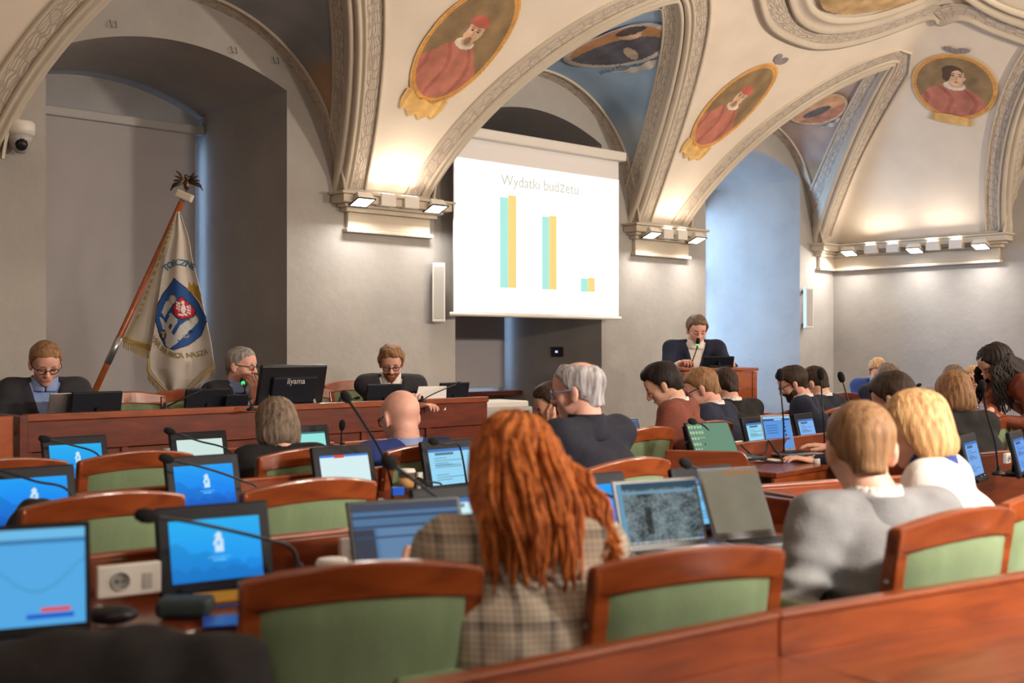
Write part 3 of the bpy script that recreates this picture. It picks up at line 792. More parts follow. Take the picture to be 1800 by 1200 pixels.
# lunette frescoes
def dark_fig(a, b):
    nn = wob(np.stack([a, b, a*0], -1), 8, 4)[..., None]
    col = np.ones(a.shape+(3,))*np.array(rgb(186, 138, 96))*(1+.15*nn)
    def put(m, c): col[m] = np.array(rgb(*c))*(1+.3*nn[m])
    put(E(a, b, -.15, -.35, .95, .62), (92, 92, 102)); put(E(a, b, .35, .35, .2, .26), (222, 186, 156)); put(E(a, b, .42, .52, .28, .2), (84, 76, 74))
    put(E(a, b, .1, -.5, .1, .3), (210, 190, 170))
    r = np.sqrt(a*a+b*b); put(r > .86, (196, 190, 184)); return col
def scroll(a, b): return np.ones(a.shape+(3,))*np.array(rgb(200, 194, 186))*(1+.35*wob(np.stack([a, b, a*0], -1), 11)[..., None])
def lunfresco(px, py, p2, p3, lab, colf, lun=None, size=(.5, .3)):
    c = hit_ceiling(px, py); n = zn(c); B = hit_ceiling(*p2)-c; aw = np.linalg.norm(B); B /= aw; B -= n*(B@n); B /= np.linalg.norm(B); D = hit_ceiling(*p3)-c; ah = np.linalg.norm(D); D = D-n*(D@n)-B*(D@B); D /= np.linalg.norm(D)
    aw, ah = size; t = thing('lunette_fresco', lab, 'painting', tuple(c*S))
    o = patch('painted_oval', c, B, D, n, aw, ah, 70, 60, colf, lambda a, b: a*a+b*b < 1, parent=t, off=.02, lun=lun); o.location = -Vector(c*S)
    o = patch('painted_scroll', c-D*ah*1.12+B*aw*.25, B, D, n, aw*.75, ah*.26, 50, 24, scroll, lambda a, b: np.abs(b-.3*np.sin(a*3.5)) < .55*(1-a*a)+.1*np.cos(a*14), parent=t, off=.02, lun=lun); o.location = -Vector(c*S)
    return t, c, B, D, n, aw, ah
t, c, B, D, n, aw, ah = lunfresco(1085, 78, (1140, 62), (1070, 40), 'painted oval of a dark-robed reclining figure on the blue lunette', dark_fig, LUN[2], (.60, .34))
vs_, fs_ = text_verts('JESU Mar. Japon.', .075); o_ = c-D*ah*1.02+n*.045-B*aw*.15
mm = MB().add([tuple((o_+B*v[0]*1.2+D*v[1])*S) for v in vs_], fs_).build('script_lettering', 'black', t); mm.location = -Vector(c*S)
def tan_fig(a, b):
    nn = wob(np.stack([a, b, a*0], -1), 8, 6)[..., None]; col = np.ones(a.shape+(3,))*np.array(rgb(226, 176, 132))*(1+.12*nn)
    def put(m, c): col[m] = np.array(rgb(*c))*(1+.25*nn[m])
    put(b < -.3, (198, 140, 112)); put(E(a, b, -.1, -.15, .5, .22), (116, 110, 112)); r = np.sqrt(a*a+b*b); put(r > .9, (232, 206, 168)); return col
lunfresco(1437, 190, (1478, 172), (1430, 165), 'painted oval with a small dark figure on the tan lunette', tan_fig, LUN[3], (.42, .25))

# ================================================================== the head table on its platform
DA = Vector((*cp(45, 6.29), 0)); DB = Vector((*cp(857, 8.66), 0)); dd = (DB-DA).normalized(); dn = Vector((-dd.y, dd.x, 0))   # dn points to the wall
DANG = math.atan2(dd.y, dd.x)
PLZ = .15
b = MB(); p0 = DA-dd*1.6; p1 = DB+dd*.12
pl = [p0+dn*.03, p1+dn*.03, p1+dn*2.0, p0+dn*2.0]
pl = [(p.x, min(p.y, NB*S-.35)) for p in pl]
b.add([(x, y, 0) for x, y in pl]+[(x, y, PLZ) for x, y in pl], [(0, 1, 2, 3), (4, 5, 6, 7), (0, 1, 5, 4), (1, 2, 6, 5), (2, 3, 7, 6), (3, 0, 4, 7)])
struct(b.build('trim_9', 'carpet'), 'low platform under the head table', 'platform')
DL = (DB-DA).length
t = thing('head_table', 'long reddish wooden head table facing the hall', 'table', DA, DANG)
tz = 1.005
MB().box((DL/2, .02, tz-.02), (DL, .07, .04)).build('top_rail', 'wood', t, bevel=.006)
MB().box((DL/2, .022, (tz-.04+.80)/2), (DL-.01, .05, tz-.04-.80)).build('front_band', 'wood_dark', t, bevel=.003)
b = MB(); nP = 6
for k in range(nP):
    x0 = k*DL/nP; b.box((x0+DL/nP/2, .035, .41), (DL/nP-.012, .03, .77))
b.build('front_panel', 'wood_dark', t, bevel=.004)
b = MB()
for k in range(nP+1): b.box((min(max(k*DL/nP, .02), DL-.02), .025, .41), (.04, .04, .78))
b.build('stile', 'wood_dark', t, bevel=.003)
MB().box((DL/2, .36, .90), (DL, .62, .03)).build('worktop', 'wood', t, bevel=.005)
MB().box((DL-.02, .36, .45), (.04, .62, .88)).build('end_panel', 'wood', t, bevel=.005)
MB().box((-.02, .3, .5), (.05, .66, 1.0)).build('end_panel', 'wood_dark', t, bevel=.005)
# wing on the left
t = thing('table_wing', 'orange-lit wooden wing at the left end of the head table', 'table', DA+Vector((0, 0, 0))-dd*.05, DANG+math.radians(12))
MB().box((-.55, .03, .5), (1.08, .05, 1.0)).build('front_panel', 'wood_light', t, bevel=.005)  # lighter wood carries the orange light on this panel in its colour
MB().box((-.55, .35, .90), (1.08, .6, .03)).build('worktop', 'wood', t, bevel=.005)
# ================================================================== CHAIRS
def make_chair():
    t = thing('council_chair', 'x', 'chair'); w = .25
    def yb(x, z): return -.035*math.cos(x/w*PI/2)-(z-.45)*.16
    def ring(x0, x1, zt, zb, th, n=18):
        b = MB(); vs = []; fs = []
        for i in range(n+1):
            x = x0+(x1-x0)*i/n
            for (zz, dy) in ((zb(x), -th/2), (zt(x), -th/2), (zt(x), th/2), (zb(x), th/2)): vs.append((x, yb(x, zz)+dy, zz))
        for i in range(n):
            for k in range(4): a = i*4+k; c = i*4+(k+1) % 4; fs.append((a, c, c+4, a+4))
        fs += [(3, 2, 1, 0), (n*4, n*4+1, n*4+2, n*4+3)]; return b.add(vs, fs)
    crest = lambda x: .905+.032*(1-(x/w)**2); low = lambda x: .838+.022*(1-(x/w)**2)
    ring(-w, w, crest, low, .034).build('top_rail', 'wood', t, bevel=.007)
    for s in (-1, 1):
        b = MB(); vs = []; zs = np.linspace(0.0, .90, 12)
        for z in zs:
            y = yb(w, max(z, .45))+(.0 if z > .45 else -(.45-z)*.12); xo = s*w; xi = s*(w-.042)
            vs += [(xo, y-.02, z), (xi, y-.02, z), (xi, y+.02, z), (xo, y+.02, z)]
        fs = [tuple(i*4+k for k in (0, 1)) + tuple((i+1)*4+k for k in (1, 0)) for i in range(11)]
        for i in range(11):
            for k in range(1, 4): a = i*4+k; c = i*4+(k+1) % 4; fs.append((a, c, c+4, a+4))
        fs += [(0, 1, 2, 3), (44, 45, 46, 47)]
        b.add(vs, fs).build('back_post', 'wood', t, bevel=.006)
        MB().lathe([(.006, 0), (.006, .004), (.003, .006)], 10, (s*(w+.0), yb(w, .78), .78), Matrix.Rotation(s*PI/2, 3, 'Y')).build('screw_cap', 'silver', t)
    nu, nv = 21, 13; Pp = []; 
    for sd in (-1, 1):
        P_ = np.zeros((nu, nv, 3))
        for i in range(nu):
            x = -(w-.036)+(2*w-.072)*i/(nu-1)
            for j in range(nv):
                f = j/(nv-1); z = .50+(low(x)+.006-.50)*f
                e = (1-abs(2*i/(nu-1)-1)**6)*(1-abs(2*f-1)**6)
                P_[i, j] = (x, yb(x, z)+sd*(.008+.014*max(e, 0)**.5), z)
        Pp.append(P_)
    b = MB()
    for k, P_ in enumerate(Pp):
        idx = [(i*nv+j) for i in range(nu) for j in range(nv)]
        b.add(P_.reshape(-1, 3).tolist(), [(i*nv+j, (i+1)*nv+j, (i+1)*nv+j+1, i*nv+j+1) for i in range(nu-1) for j in range(nv-1)])
    b.build('back_cushion', 'green', t, smooth=True)
    ring(-w+.04, w-.04, lambda x: .51, lambda x: .46, .028).build('lower_rail', 'wood', t, bevel=.005)
    MB().box((0, .22, .425), (.47, .46, .07)).build('seat_frame', 'wood', t, bevel=.01)
    MB().box((0, .225, .475), (.46, .45, .06)).build('seat_cushion', 'green', t, bevel=.025, seg=4)
    for s in (-1, 1):
        MB().box((s*.215, .42, .21), (.04, .04, .42)).build('front_leg', 'wood', t, bevel=.006)
        b = MB(); b.box((s*.262, .40, .55), (.032, .04, .24)); b.build('arm_support', 'wood', t, bevel=.006)
        b = MB(); b.box((s*.262, .195, .665), (.045, .47, .03)); b.build('armrest', 'wood', t, bevel=.012, seg=3)
        MB().box((s*.262, .23, .685), (.042, .30, .022)).build('arm_pad', 'green', t, bevel=.01, seg=3)
    return t
CH0 = make_chair(); used = [False]
def chair(px, d, a, label, group=None, z=0, sc=1):
    x, y = cp(px, d); rz = A(a)
    if not used[0]: used[0] = True; o = CH0; o.location = (x, y, z); o.rotation_euler = (0, 0, rz); o['label'] = label
    else: o = dup(CH0, (x, y, z), rz, label)
    if group: o['group'] = group
    elif 'group' in o.keys(): del o['group']
    o.scale = (sc, sc, sc); return o
chair(628, 2.44, 20, 'nearest empty green chair, at lower left of centre')
chair(1180, 2.61, 27, 'empty green chair between the red-haired woman and the man in grey')
chair(1632, 2.98, 38, 'green chair close behind the man in the grey suit', sc=1.035)
chair(1790, 3.66, 42, 'green chair at the right edge behind the blonde woman in white')
chair(168, 3.55, 42, 'empty chair at left, directly behind the nearest blue desk display')
chair(527, 3.92, 40, 'empty chair left of the red-haired woman in the second row')
chair(1080, 4.64, 45, 'empty chair whose crest cuts across the back of the white-haired man')
chair(-5, 4.62, 42, 'chair cut by the left edge in front of the head table')
chair(228, 4.95, 42, 'empty chair below the glass bottle in the third row')
chair(530, 5.12, 40, 'chair behind the woman with the grey bob')
chair(742, 5.38, 40, 'chair the bald man sits on')
chair(1118, 6.45, 48, 'chair behind the man in the brown suit')
chair(1225, 7.0, 45, 'chair behind the man in navy with glasses, seen square on')
chair(1335, 7.7, 50, 'chair half hidden behind the laptop with the blue page')
chair(1385, 8.5, 50, 'chair behind the bearded man in navy')
chair(1458, 8.6, 48, 'chair behind the navy-suited man without glasses')
chair(1530, 8.9, 42, 'chair whose crest shows just left of the grey-suited man\'s head')
chair(1738, 7.45, 52, 'chair in front of the woman in the leather jacket')
chair(1838, 7.1, 52, 'chair crest cut by the right edge beside the leather jacket')
# armchair turned sideways under the red-haired woman
chair(912, 2.76, 112, 'chair turned sideways under the red-haired woman, only its arm showing')
# chairs on the platform
chair(236, 7.35, 180+44, 'empty green chair on the platform below the banner pole', z=PLZ)
chair(332, 7.72, 180+44, 'platform chair left of the grey-haired man resting his chin', z=PLZ)
chair(545, 8.35, 180+44, 'platform chair showing past the right edge of the big monitor', z=PLZ)
chair(628, 8.9, 180+44, 'platform chair left of the bearded man reading', z=PLZ, sc=1.03)
chair(1500, 11.2, 185+30, 'far chair with pale green back near the corner', 'far chairs by the right wall')
chair(1630, 11.4, 185+30, 'far chair lit yellow green between the seated people', 'far chairs by the right wall')

# ================================================================== DESKS  (local +x along the row, -y towards the sitter)
def desk(px0, d0, px1, d1, label, dep=.48, top=.82, wt=.73, ends=(1, 1), m='wood_desk', flip=False, parts=1, lab2=None, front=True):
    a = Vector((*cp(px0, d0), 0)); c = Vector((*cp(px1, d1), 0)); L = (c-a).length; rz = math.atan2((c-a).y, (c-a).x)
    t = thing('council_desk', label, 'desk', a, rz)
    sy = 1 if flip else -1
    n = max(1, round(L/1.3))
    for k in range(n):
        x0, x1 = k*L/n, (k+1)*L/n
        MB().box(((x0+x1)/2, 0, top/2), (x1-x0-.003, .03, top)).build('back_panel', m, t, bevel=.004)
    MB().box((L/2, 0, top+.006), (L, .042, .014)).build('cap_rail', 'wood', t, bevel=.005)
    MB().box((L/2, sy*(dep/2+.015), wt-.014), (L, dep, .028)).build('worktop', m, t, bevel=.006)
    if front:
        nb = max(1, round(L/.62))
        for k in range(nb):
            x0, x1 = k*L/nb, (k+1)*L/nb
            dr = MB().box(((x0+x1)/2, sy*(dep-.01), wt-.085), (x1-x0-.01, .02, .11)).build('drawer', 'wood', t, bevel=.003)
            MB().ell(((x0+x1)/2, sy*(dep+.008), wt-.08), (.009, .009, .009), 8, 6).build('knob', 'silver', dr, True)
    for k, e in enumerate(ends):
        if e:
            x = 0 if k == 0 else L
            b = MB(); r_ = .06; q = dep+.04
            pr = [(0, 0), (q, 0), (q, top-r_)]+[(q-r_+r_*math.cos(an), top-r_+r_*math.sin(an)) for an in np.linspace(0, PI/2, 6)][1:]+[(0, top)]
            vs = [(x-.018, sy*p[0], p[1]) for p in pr]+[(x+.018, sy*p[0], p[1]) for p in pr]; m_ = len(pr)
            b.add(vs, [tuple(range(m_)), tuple(range(2*m_-1, m_-1, -1))]+[(i, i+m_, (i+1) % m_+m_, (i+1) % m_) for i in range(m_)])
            b.build('end_panel', m, t, bevel=.004)
    return t
# nearest bench front (bottom right), its worktop towards the photographer
desk(640, 1.86, 1360, 2.44, 'wooden bench front across the bottom, its left length up to the joint', top=.80, wt=.725, ends=(0, 0), m='wood', front=False, dep=.42)
desk(1361, 2.441, 1960, 3.06, 'bright orange bench front in the lower right corner beyond the joint', top=.80, wt=.725, ends=(0, 0), m='wood', front=False, dep=.42)
D1 = desk(-120, 2.78, 1290, 4.42, 'first row desk with the blue displays behind the two nearest chairs', dep=.5)
desk(1322, 4.52, 1600, 4.9, 'desk box with raised wooden sides in front of the man in grey', ends=(1, 0))
desk(-60, 4.0, 640, 5.17, 'second row desk left of the red-haired woman', ends=(0, 0))
desk(642, 5.175, 985, 6.0, 'second row desk section with the paper cup and the sockets', ends=(0, 1))
desk(-60, 5.35, 585, 6.62, 'third row desk nearest the head table', ends=(0, 1), dep=.42)
desk(602, 6.6, 730, 7.0, 'short desk in front of the bald man', ends=(0, 1), dep=.42)
desk(1225, 6.25, 1520, 7.75, 'desk with a curved end panel and two laptops right of centre', dep=.46, ends=(0, 0))
desk(1030, 7.2, 1160, 7.9, 'desk with the purple cup left of the man in the brown suit', ends=(0, 0))
t = thing('desk_end', 'tall rounded wooden end panel of the desk left of the green laptop', 'desk end', (*cp(1170, 5.78), 0), A(-12))
b = MB(); Lw = .40; r_ = .05; pr = [(0, 0), (Lw, 0), (Lw, .86-r_)]+[(Lw-r_+r_*math.cos(an), .86-r_+r_*math.sin(an)) for an in np.linspace(0, PI/2, 6)][1:]+[(0, .86)]
b.prism(pr, -.02, .02).build('panel', 'wood_desk', t, bevel=.005)
MB().box((.2, .2, .72), (.4, .36, .03)).build('shelf', 'wood_desk', t, bevel=.004)
desk(1648, 5.75, 1900, 6.5, 'dark wooden desk front at the right edge under the two displays', ends=(1, 0), flip=True)
desk(1280, 9.6, 1335, 9.9, 'small orange desk front just right of the lectern', m='wood_light', ends=(1, 1))
desk(1560, 9.6, 1815, 8.3, 'dark desk behind the woman with the brown bob', ends=(1, 0), flip=False)
desk(1610, 12.2, 1712, 11.6, 'far desk with a high wooden back by the right wall', top=.86, ends=(1, 1))
desk(1455, 10.6, 1560, 11.6, 'far desk near the corner with a microphone', ends=(1, 1))
# railing around the last desks
t = thing('wooden_seat_row', 'low wooden panel between the bearded man and the lectern', 'panel', (*cp(1335, 9.3), 0), A(40))
MB().box((.3, 0, .36), (.6, .03, .72)).build('panel', 'wood_light', t, bevel=.004); MB().box((.3, 0, .725), (.62, .05, .02)).build('cap_rail', 'wood', t, bevel=.004)

# ================================================================== SCREEN PICTURES
def pic_grid(name, w, h, fn, parent, y=-.001, nu=64, nv=44, z0=0):
    x = np.linspace(0, 1, nu); z = np.linspace(0, 1, nv); X, Z_ = np.meshgrid(x, z, indexing='ij')
    P_ = np.stack([(X-.5)*w, X*0+y, Z_*h+z0], -1)
    return grid_mesh(name, P_, fn(X, Z_), 'scr', parent, smooth=False)
def base(X, c): return np.ones(X.shape+(3,))*np.array(rgb(*c))
def crest_pic(X, Z_, k=0):
    c0 = np.array(rgb(30, 160, 245)); c1 = np.array(rgb(16, 110, 235)); c = c0*Z_[..., None]+c1*(1-Z_[..., None])
    if k: c = c0*0+np.array(rgb(40, 175, 240))*Z_[..., None]+np.array(rgb(30, 140, 240))*(1-Z_[..., None])
    hill = Z_ < .62-.5*X+.05*np.sin(X*20); c[hill] *= .78
    hill = Z_ < .2+.5*np.maximum(0, X-.7)+.04*np.sin(X*31); c[hill] *= .85
    def put(m, q): c[m] = np.array(rgb(*q))
    put(E(X, Z_, .53, .60, .055, .09) | E(X, Z_, .53, .72, .04, .05) | (np.abs(X-.53) < .05) & (np.abs(Z_-.52) < .06), (205, 232, 250))
    put(E(X, Z_, .53, .60, .025, .045), (120, 190, 240))
    put((np.abs(Z_-.38) < .014) & (np.abs(X-.53) < .13) & (np.sin(X*170) > -.5), (110, 200, 250)); put((np.abs(Z_-.33) < .012) & (np.abs(X-.53) < .07), (110, 200, 250)); return c
def page_pic(tint):
    def f(X, Z_):
        c = base(X, tint); 
        def put(m, q): c[m] = np.array(rgb(*q))
        put(Z_ > .93, (70, 120, 190)); put((np.abs(Z_-.86) < .03) & (X < .6) & (X > .15), tuple(int(v*.55) for v in tint))
        ln = (np.sin(Z_*95) > .3) & (X > .12) & (X < .62+.2*np.sin(Z_*40)) & (Z_ < .78) & (Z_ > .12) & (np.sin(Z_*12) > -.5); put(ln, tuple(int(v*.72) for v in tint)); return c
    return f
def white_pic(X, Z_):
    c = base(X, (214, 238, 240)); c[Z_ > .95] = np.array(rgb(60, 130, 220)); c[(Z_ > .93) & (X > .3) & (X < .5)] = np.array(rgb(210, 70, 60)); c[(Z_ < .05)] = np.array(rgb(70, 180, 230)); return c
def teal_pic(X, Z_):
    c = base(X, (150, 228, 220)); c[(Z_ > .95)] = np.array(rgb(60, 110, 120)); c[(np.abs(Z_-.6) < .05) & (np.abs(X-.5) < .25)] = np.array(rgb(120, 210, 205)); return c
def white2(X, Z_):
    c = base(X, (206, 228, 222)); c[(Z_ < .15) & (X < .3)] = np.array(rgb(40, 160, 160)); return c
def mail_pic(X, Z_):
    c = base(X, (82, 116, 152)); 
    c[Z_ > .88] = np.array(rgb(66, 74, 92)); c[(np.abs(Z_-.80) < .02)] = np.array(rgb(40, 56, 80)); c[np.abs(Z_-.66) < .015] = np.array(rgb(50, 66, 92))
    c[(Z_ < .62) & (X > .22)] = np.array(rgb(96, 130, 166)); c[(Z_ < .62) & (X < .18)] = np.array(rgb(58, 62, 74)); c[(np.abs(Z_-.5) < .01)] = np.array(rgb(56, 76, 108)); return c
def aerial(X, Z_):
    rs = np.random.RandomState(3); n = rs.rand(*X.shape)
    for _ in range(1): n = (n+np.roll(n, 1, 0)+np.roll(n, 1, 1)+np.roll(n, -1, 0))/4
    n2 = wob(np.stack([X, Z_, X*0], -1), 14, 2)
    g = np.clip(.25+.9*(n-.5)+.22*n2+.12, .08, .8)[..., None]; c = g*np.array([.50, .66, .72])*.6
    c[(X > .3) & (X < .38) & (Z_ > .15) & (Z_ < .6)] *= .25; c[E(X, Z_, .33, .82, .12, .06)] *= .4
    c[Z_ > .9] = np.array(rgb(40, 72, 92)); c[(Z_ > .82) & (Z_ < .87) & (X < .95)] = np.array(rgb(110, 150, 175)); c[X < .06] = np.array(rgb(100, 150, 180))
    dk = (Z_ < .06); c[dk] = np.array(rgb(60, 100, 120)); cc = rs.rand(X.shape[0], 3)*.5+.1; c[(Z_ < .045) & (Z_ > .01)] = np.repeat(cc[:, None], X.shape[1], 1)[(Z_ < .045) & (Z_ > .01)]; return c
def green_desk(X, Z_):
    c = base(X, (104, 142, 118)); q = (np.abs(np.sin(X*45)) > .6) & (np.abs(np.sin(Z_*16)) > .75) & (X < .36) & (Z_ > .1) & (Z_ < .97) & ((X < .18) | (Z_ > .5)); c[q] = np.array(rgb(196, 210, 120)); c[q & (np.sin(X*90+Z_*30) > 0)] = np.array(rgb(130, 190, 230)); return c
def portal(X, Z_):
    c = base(X, (84, 168, 226)); c[Z_ > .9] = np.array(rgb(110, 186, 230)); c[np.abs(Z_-.87) < .02] = np.array(rgb(60, 120, 170)); c[(np.abs(Z_-.16) < .022) & (X > .7) & (X < .9)] = np.array(rgb(216, 80, 90))
    c[(np.abs(Z_-.1) < .025) & (X > .6) & (X < .92)] = np.array(rgb(30, 90, 200)); c[(np.abs(Z_-.55-.2*np.sin(X*7)) < .008)] = np.array(rgb(70, 140, 190)); return c
def beige_pic(X, Z_):
    c = base(X, (126, 118, 100)); c *= (1+.06*wob(np.stack([X, Z_, X*0], -1), 9)[..., None]); c[(Z_ > .93) & (X > .4)] = np.array(rgb(150, 110, 74)); return c
def doc_pic(X, Z_):
    c = base(X, (92, 150, 222)); 
    c[Z_ > .93] = np.array(rgb(150, 200, 240)); c[(Z_ < .93) & (Z_ > .86)] = np.array(rgb(50, 84, 140)); c[(np.abs(Z_-.9) < .02) & (X > .4) & (X < .7)] = np.array(rgb(200, 220, 250))
    ln = (np.sin(Z_*80) > .35) & (X > .08) & (X < .5) & (Z_ < .75) & (Z_ > .45); c[ln] = np.array(rgb(66, 112, 176)); c[(np.abs(X-.76) < .03) & (np.sin(Z_*50) > 0) & (Z_ > .3) & (Z_ < .8)] = np.array(rgb(30, 60, 110)); return c

# ================================================================== DISPLAYS AND LAPTOPS
def display(px, d, a, pic, label, w=.30, h=.225, z=.735, tilt=-14, sw=None, sh=None, group=None, nm='desk_display', bright=1):
    x, y = cp(px, d); t = thing(nm, label, 'display', (x, y, z), A(a), group)
    R_ = Matrix.Rotation(math.radians(tilt), 3, 'X'); b = MB()
    b.box(R_ @ Vector((0, 0, h/2)), (w, .022, h), R_); b.build('bezel', 'bezel', t, bevel=.006)
    MB().box((0, .03, .01), (w*.7, .12, .018)).build('stand_foot', 'bezel', t, bevel=.004)
    b = MB(); b.tube([(0, .05, .012), R_ @ Vector((0, .012, h*.55))], .014, 8); b.build('stand_arm', 'bezel', t, True)
    if pic:
        sw = sw or w*.80; sh = sh or h*.70
        o = pic_grid('screen', sw, sh, pic, t, y=0); o.rotation_euler = (math.radians(tilt), 0, 0); o.location = R_ @ Vector((0, -.0125, (h-sh)*.42))
        b = MB()
        for k in (-.05, .05): b.ell(R_ @ Vector((k+.08, -.012, .018)), (.003, .003, .003), 8, 4)
        MB().ell(R_ @ Vector((.05, -.012, .016)), (.003, .002, .003), 8, 4).build('button', 'silver', t); MB().ell(R_ @ Vector((.11, -.012, .016)), (.003, .002, .003), 8, 4).build('button', 'silver', t)
    return t
cp1 = lambda X, Z_: crest_pic(X, Z_, 1)
display(384, 3.02, 33, cp1, 'nearest desk display showing the blue crest wallpaper, with a brass plate under it')
display(814, 3.43, 35, page_pic((206, 240, 248)), 'display half hidden behind the grey laptop left of the red-haired woman')
display(1050, 3.76, 36, lambda X, Z_: crest_pic(X, Z_), 'blue display right of the red-haired woman')
display(1250, 4.0, 38, page_pic((120, 196, 244)), 'display with a text page between the aerial map laptop and the folded tablet')
display(60, 3.98, 40, lambda X, Z_: crest_pic(X, Z_), 'blue crest display behind the black bag at left')
display(364, 4.42, 41, lambda X, Z_: crest_pic(X, Z_), 'blue crest display in the middle of the second row')
display(612, 4.86, 42, white_pic, 'display with a bright white page and a red tab, second row')
display(797, 5.16, 44, page_pic((150, 214, 244)), 'display with a pale blue list beside the paper cup')
display(137, 5.38, 41, lambda X, Z_: crest_pic(X, Z_, 1), 'blue crest display in the third row at left')
display(356, 5.68, 42, white2, 'display with a pale page beside the glass bottle')
display(542, 6.15, 42, teal_pic, 'display with a mint green page right of the woman with the grey bob')
display(1336, 6.95, 52, page_pic((150, 214, 240)), 'display with white text page directly left of the blue page laptop')
display(1424, 7.3, 54, page_pic((130, 180, 240)), 'small bright display right of the blue page laptop')
display(1488, 7.45, 54, None, 'dark switched off display beside the grey-suited man\'s head')
display(1085, 7.4, 50, page_pic((80, 110, 150)), 'dim display behind the purple cup', w=.26, h=.18)
display(1718, 5.52, 56, page_pic((120, 170, 234)), 'left one of the two displays at the right edge', w=.30)
display(1802, 5.75, 56, page_pic((110, 160, 236)), 'right one of the two displays at the right edge, cut by the frame', w=.30)
display(1247, 6.2, 42, None, 'dark display behind the green desktop laptop')
def backdisplay(px, d, label, w=.3, h=.2, z=.915, tilt=-12, a=224, **k): return display(px, d, a, None, label, w, h, z, tilt, **k)
backdisplay(166, 6.78, 'back of the black display in front of the man at far left', w=.30)
backdisplay(360, 7.28, 'back of the black display left of the tablet', w=.30)
backdisplay(670, 8.2, 'back of the black display in front of the bearded man reading', w=.30)
backdisplay(793, 8.62, 'back of the black display at the right end of the head table', w=.28)
t = thing('tablet', 'small black tablet standing beside the big monitor', 'tablet', (*cp(411, 7.35), .915), A(224))
R_ = Matrix.Rotation(math.radians(-18), 3, 'X'); MB().box(R_ @ Vector((0, 0, .09)), (.16, .012, .15), R_).build('case', 'bezel', t, bevel=.004)
MB().box((0, .05, .02), (.1, .09, .01)).build('stand', 'black', t, bevel=.003)
# large monitor seen from behind
t = thing('computer_monitor', 'large black monitor on the head table seen from behind', 'monitor', (*cp(505, 7.62), .915), A(224))
R_ = Matrix.Rotation(math.radians(-14), 3, 'X')
MB().box(R_ @ Vector((0, 0, .20)), (.50, .035, .30), R_).build('housing', 'black', t, bevel=.012, seg=3)
MB().box(R_ @ Vector((0, .028, .19)), (.34, .03, .18), R_).build('back_cover', 'bezel', t, bevel=.012, seg=3)
b = MB()
for s in (-1, 1):
    MB().tube([R_ @ Vector((s*.16, .03, .13)), (s*.17, .11, .0)], .01, 8).build('stand_leg', 'grey_pl', t, True)
vs_, fs_ = text_verts('iiyama', .055, .0008)
MB().add([tuple(R_ @ Vector((-v[0], .045, v[1]+.235))) for v in vs_], fs_).build('maker_lettering', 'grey_pl', t)

def laptop(px, d, a, pic, label, w=.32, dp=.21, z=.74, tilt=-20, lidm='silver', keym='key', hh=None):
    x, y = cp(px, d); t = thing('laptop', label, 'laptop', (x, y, z), A(a)); hh = hh or dp
    MB().box((0, -dp/2, .008), (w, dp, .014)).build('base', lidm, t, bevel=.004)
    k = MB().box((0, -dp*.42, .0165), (w*.88, dp*.5, .003)).build('keyboard', keym, t)
    b = MB()
    for r in range(4):
        for q in range(12): b.box((-w*.40+q*w*.8/11, -dp*.22-r*dp*.12, .019), (w*.8/11*.82, dp*.1, .003))
    b.build('keys', 'black', k); k.children[0]['kind'] = 'stuff'
    MB().box((0, -dp*.84, .0155), (w*.34, dp*.24, .002)).build('trackpad', 'grey_pl', t)
    R_ = Matrix.Rotation(math.radians(tilt), 3, 'X')
    MB().box(R_ @ Vector((0, .004, hh/2))+Vector((0, 0, .014)), (w, .008, hh), R_).build('lid', lidm, t, bevel=.003)
    MB().box(R_ @ Vector((0, -.0008, hh/2))+Vector((0, 0, .014)), (w*.985, .002, hh*.97), R_).build('screen_frame', 'black', t)
    if pic: o = pic_grid('screen', w*.93, hh*.86, pic, t, y=-.003, nu=96, nv=64); o.rotation_euler = (math.radians(tilt), 0, 0); o.location = R_ @ Vector((0, 0, hh*.09))+Vector((0, 0, .014))
    return t
laptop(18, 2.45, 24, portal, 'laptop at the lower left corner showing a pale blue web page', w=.32, hh=.235, tilt=-10, lidm='bezel')
laptop(730, 3.12, 26, mail_pic, 'laptop with a dim grey-blue page left of the red-haired woman', w=.33, hh=.215, tilt=-24, lidm='bezel')
laptop(1172, 3.55, 27, aerial, 'laptop showing an aerial map in front of the nearest middle chair', w=.31, hh=.215, tilt=-18)
laptop(1312, 3.75, 26, beige_pic, 'slim laptop with a beige dim screen beside the grey suit', w=.24, hh=.24, tilt=-26, dp=.20, lidm='silver')
laptop(1262, 6.0, 30, green_desk, 'laptop with a green desktop and small icons behind the desk end', w=.29, hh=.19, tilt=-30, lidm='bezel', z=.80)
laptop(1374, 6.9, 34, doc_pic, 'laptop with a blue document page used by the typing hands', w=.24, hh=.22, tilt=-14)
laptop(1108, 7.35, 40, page_pic((84, 96, 116)), 'dim laptop beside the purple cup', w=.25, hh=.17)
laptop(119, 6.75, 224, None, 'silver laptop open before the man at far left', w=.26, hh=.19, z=.915)

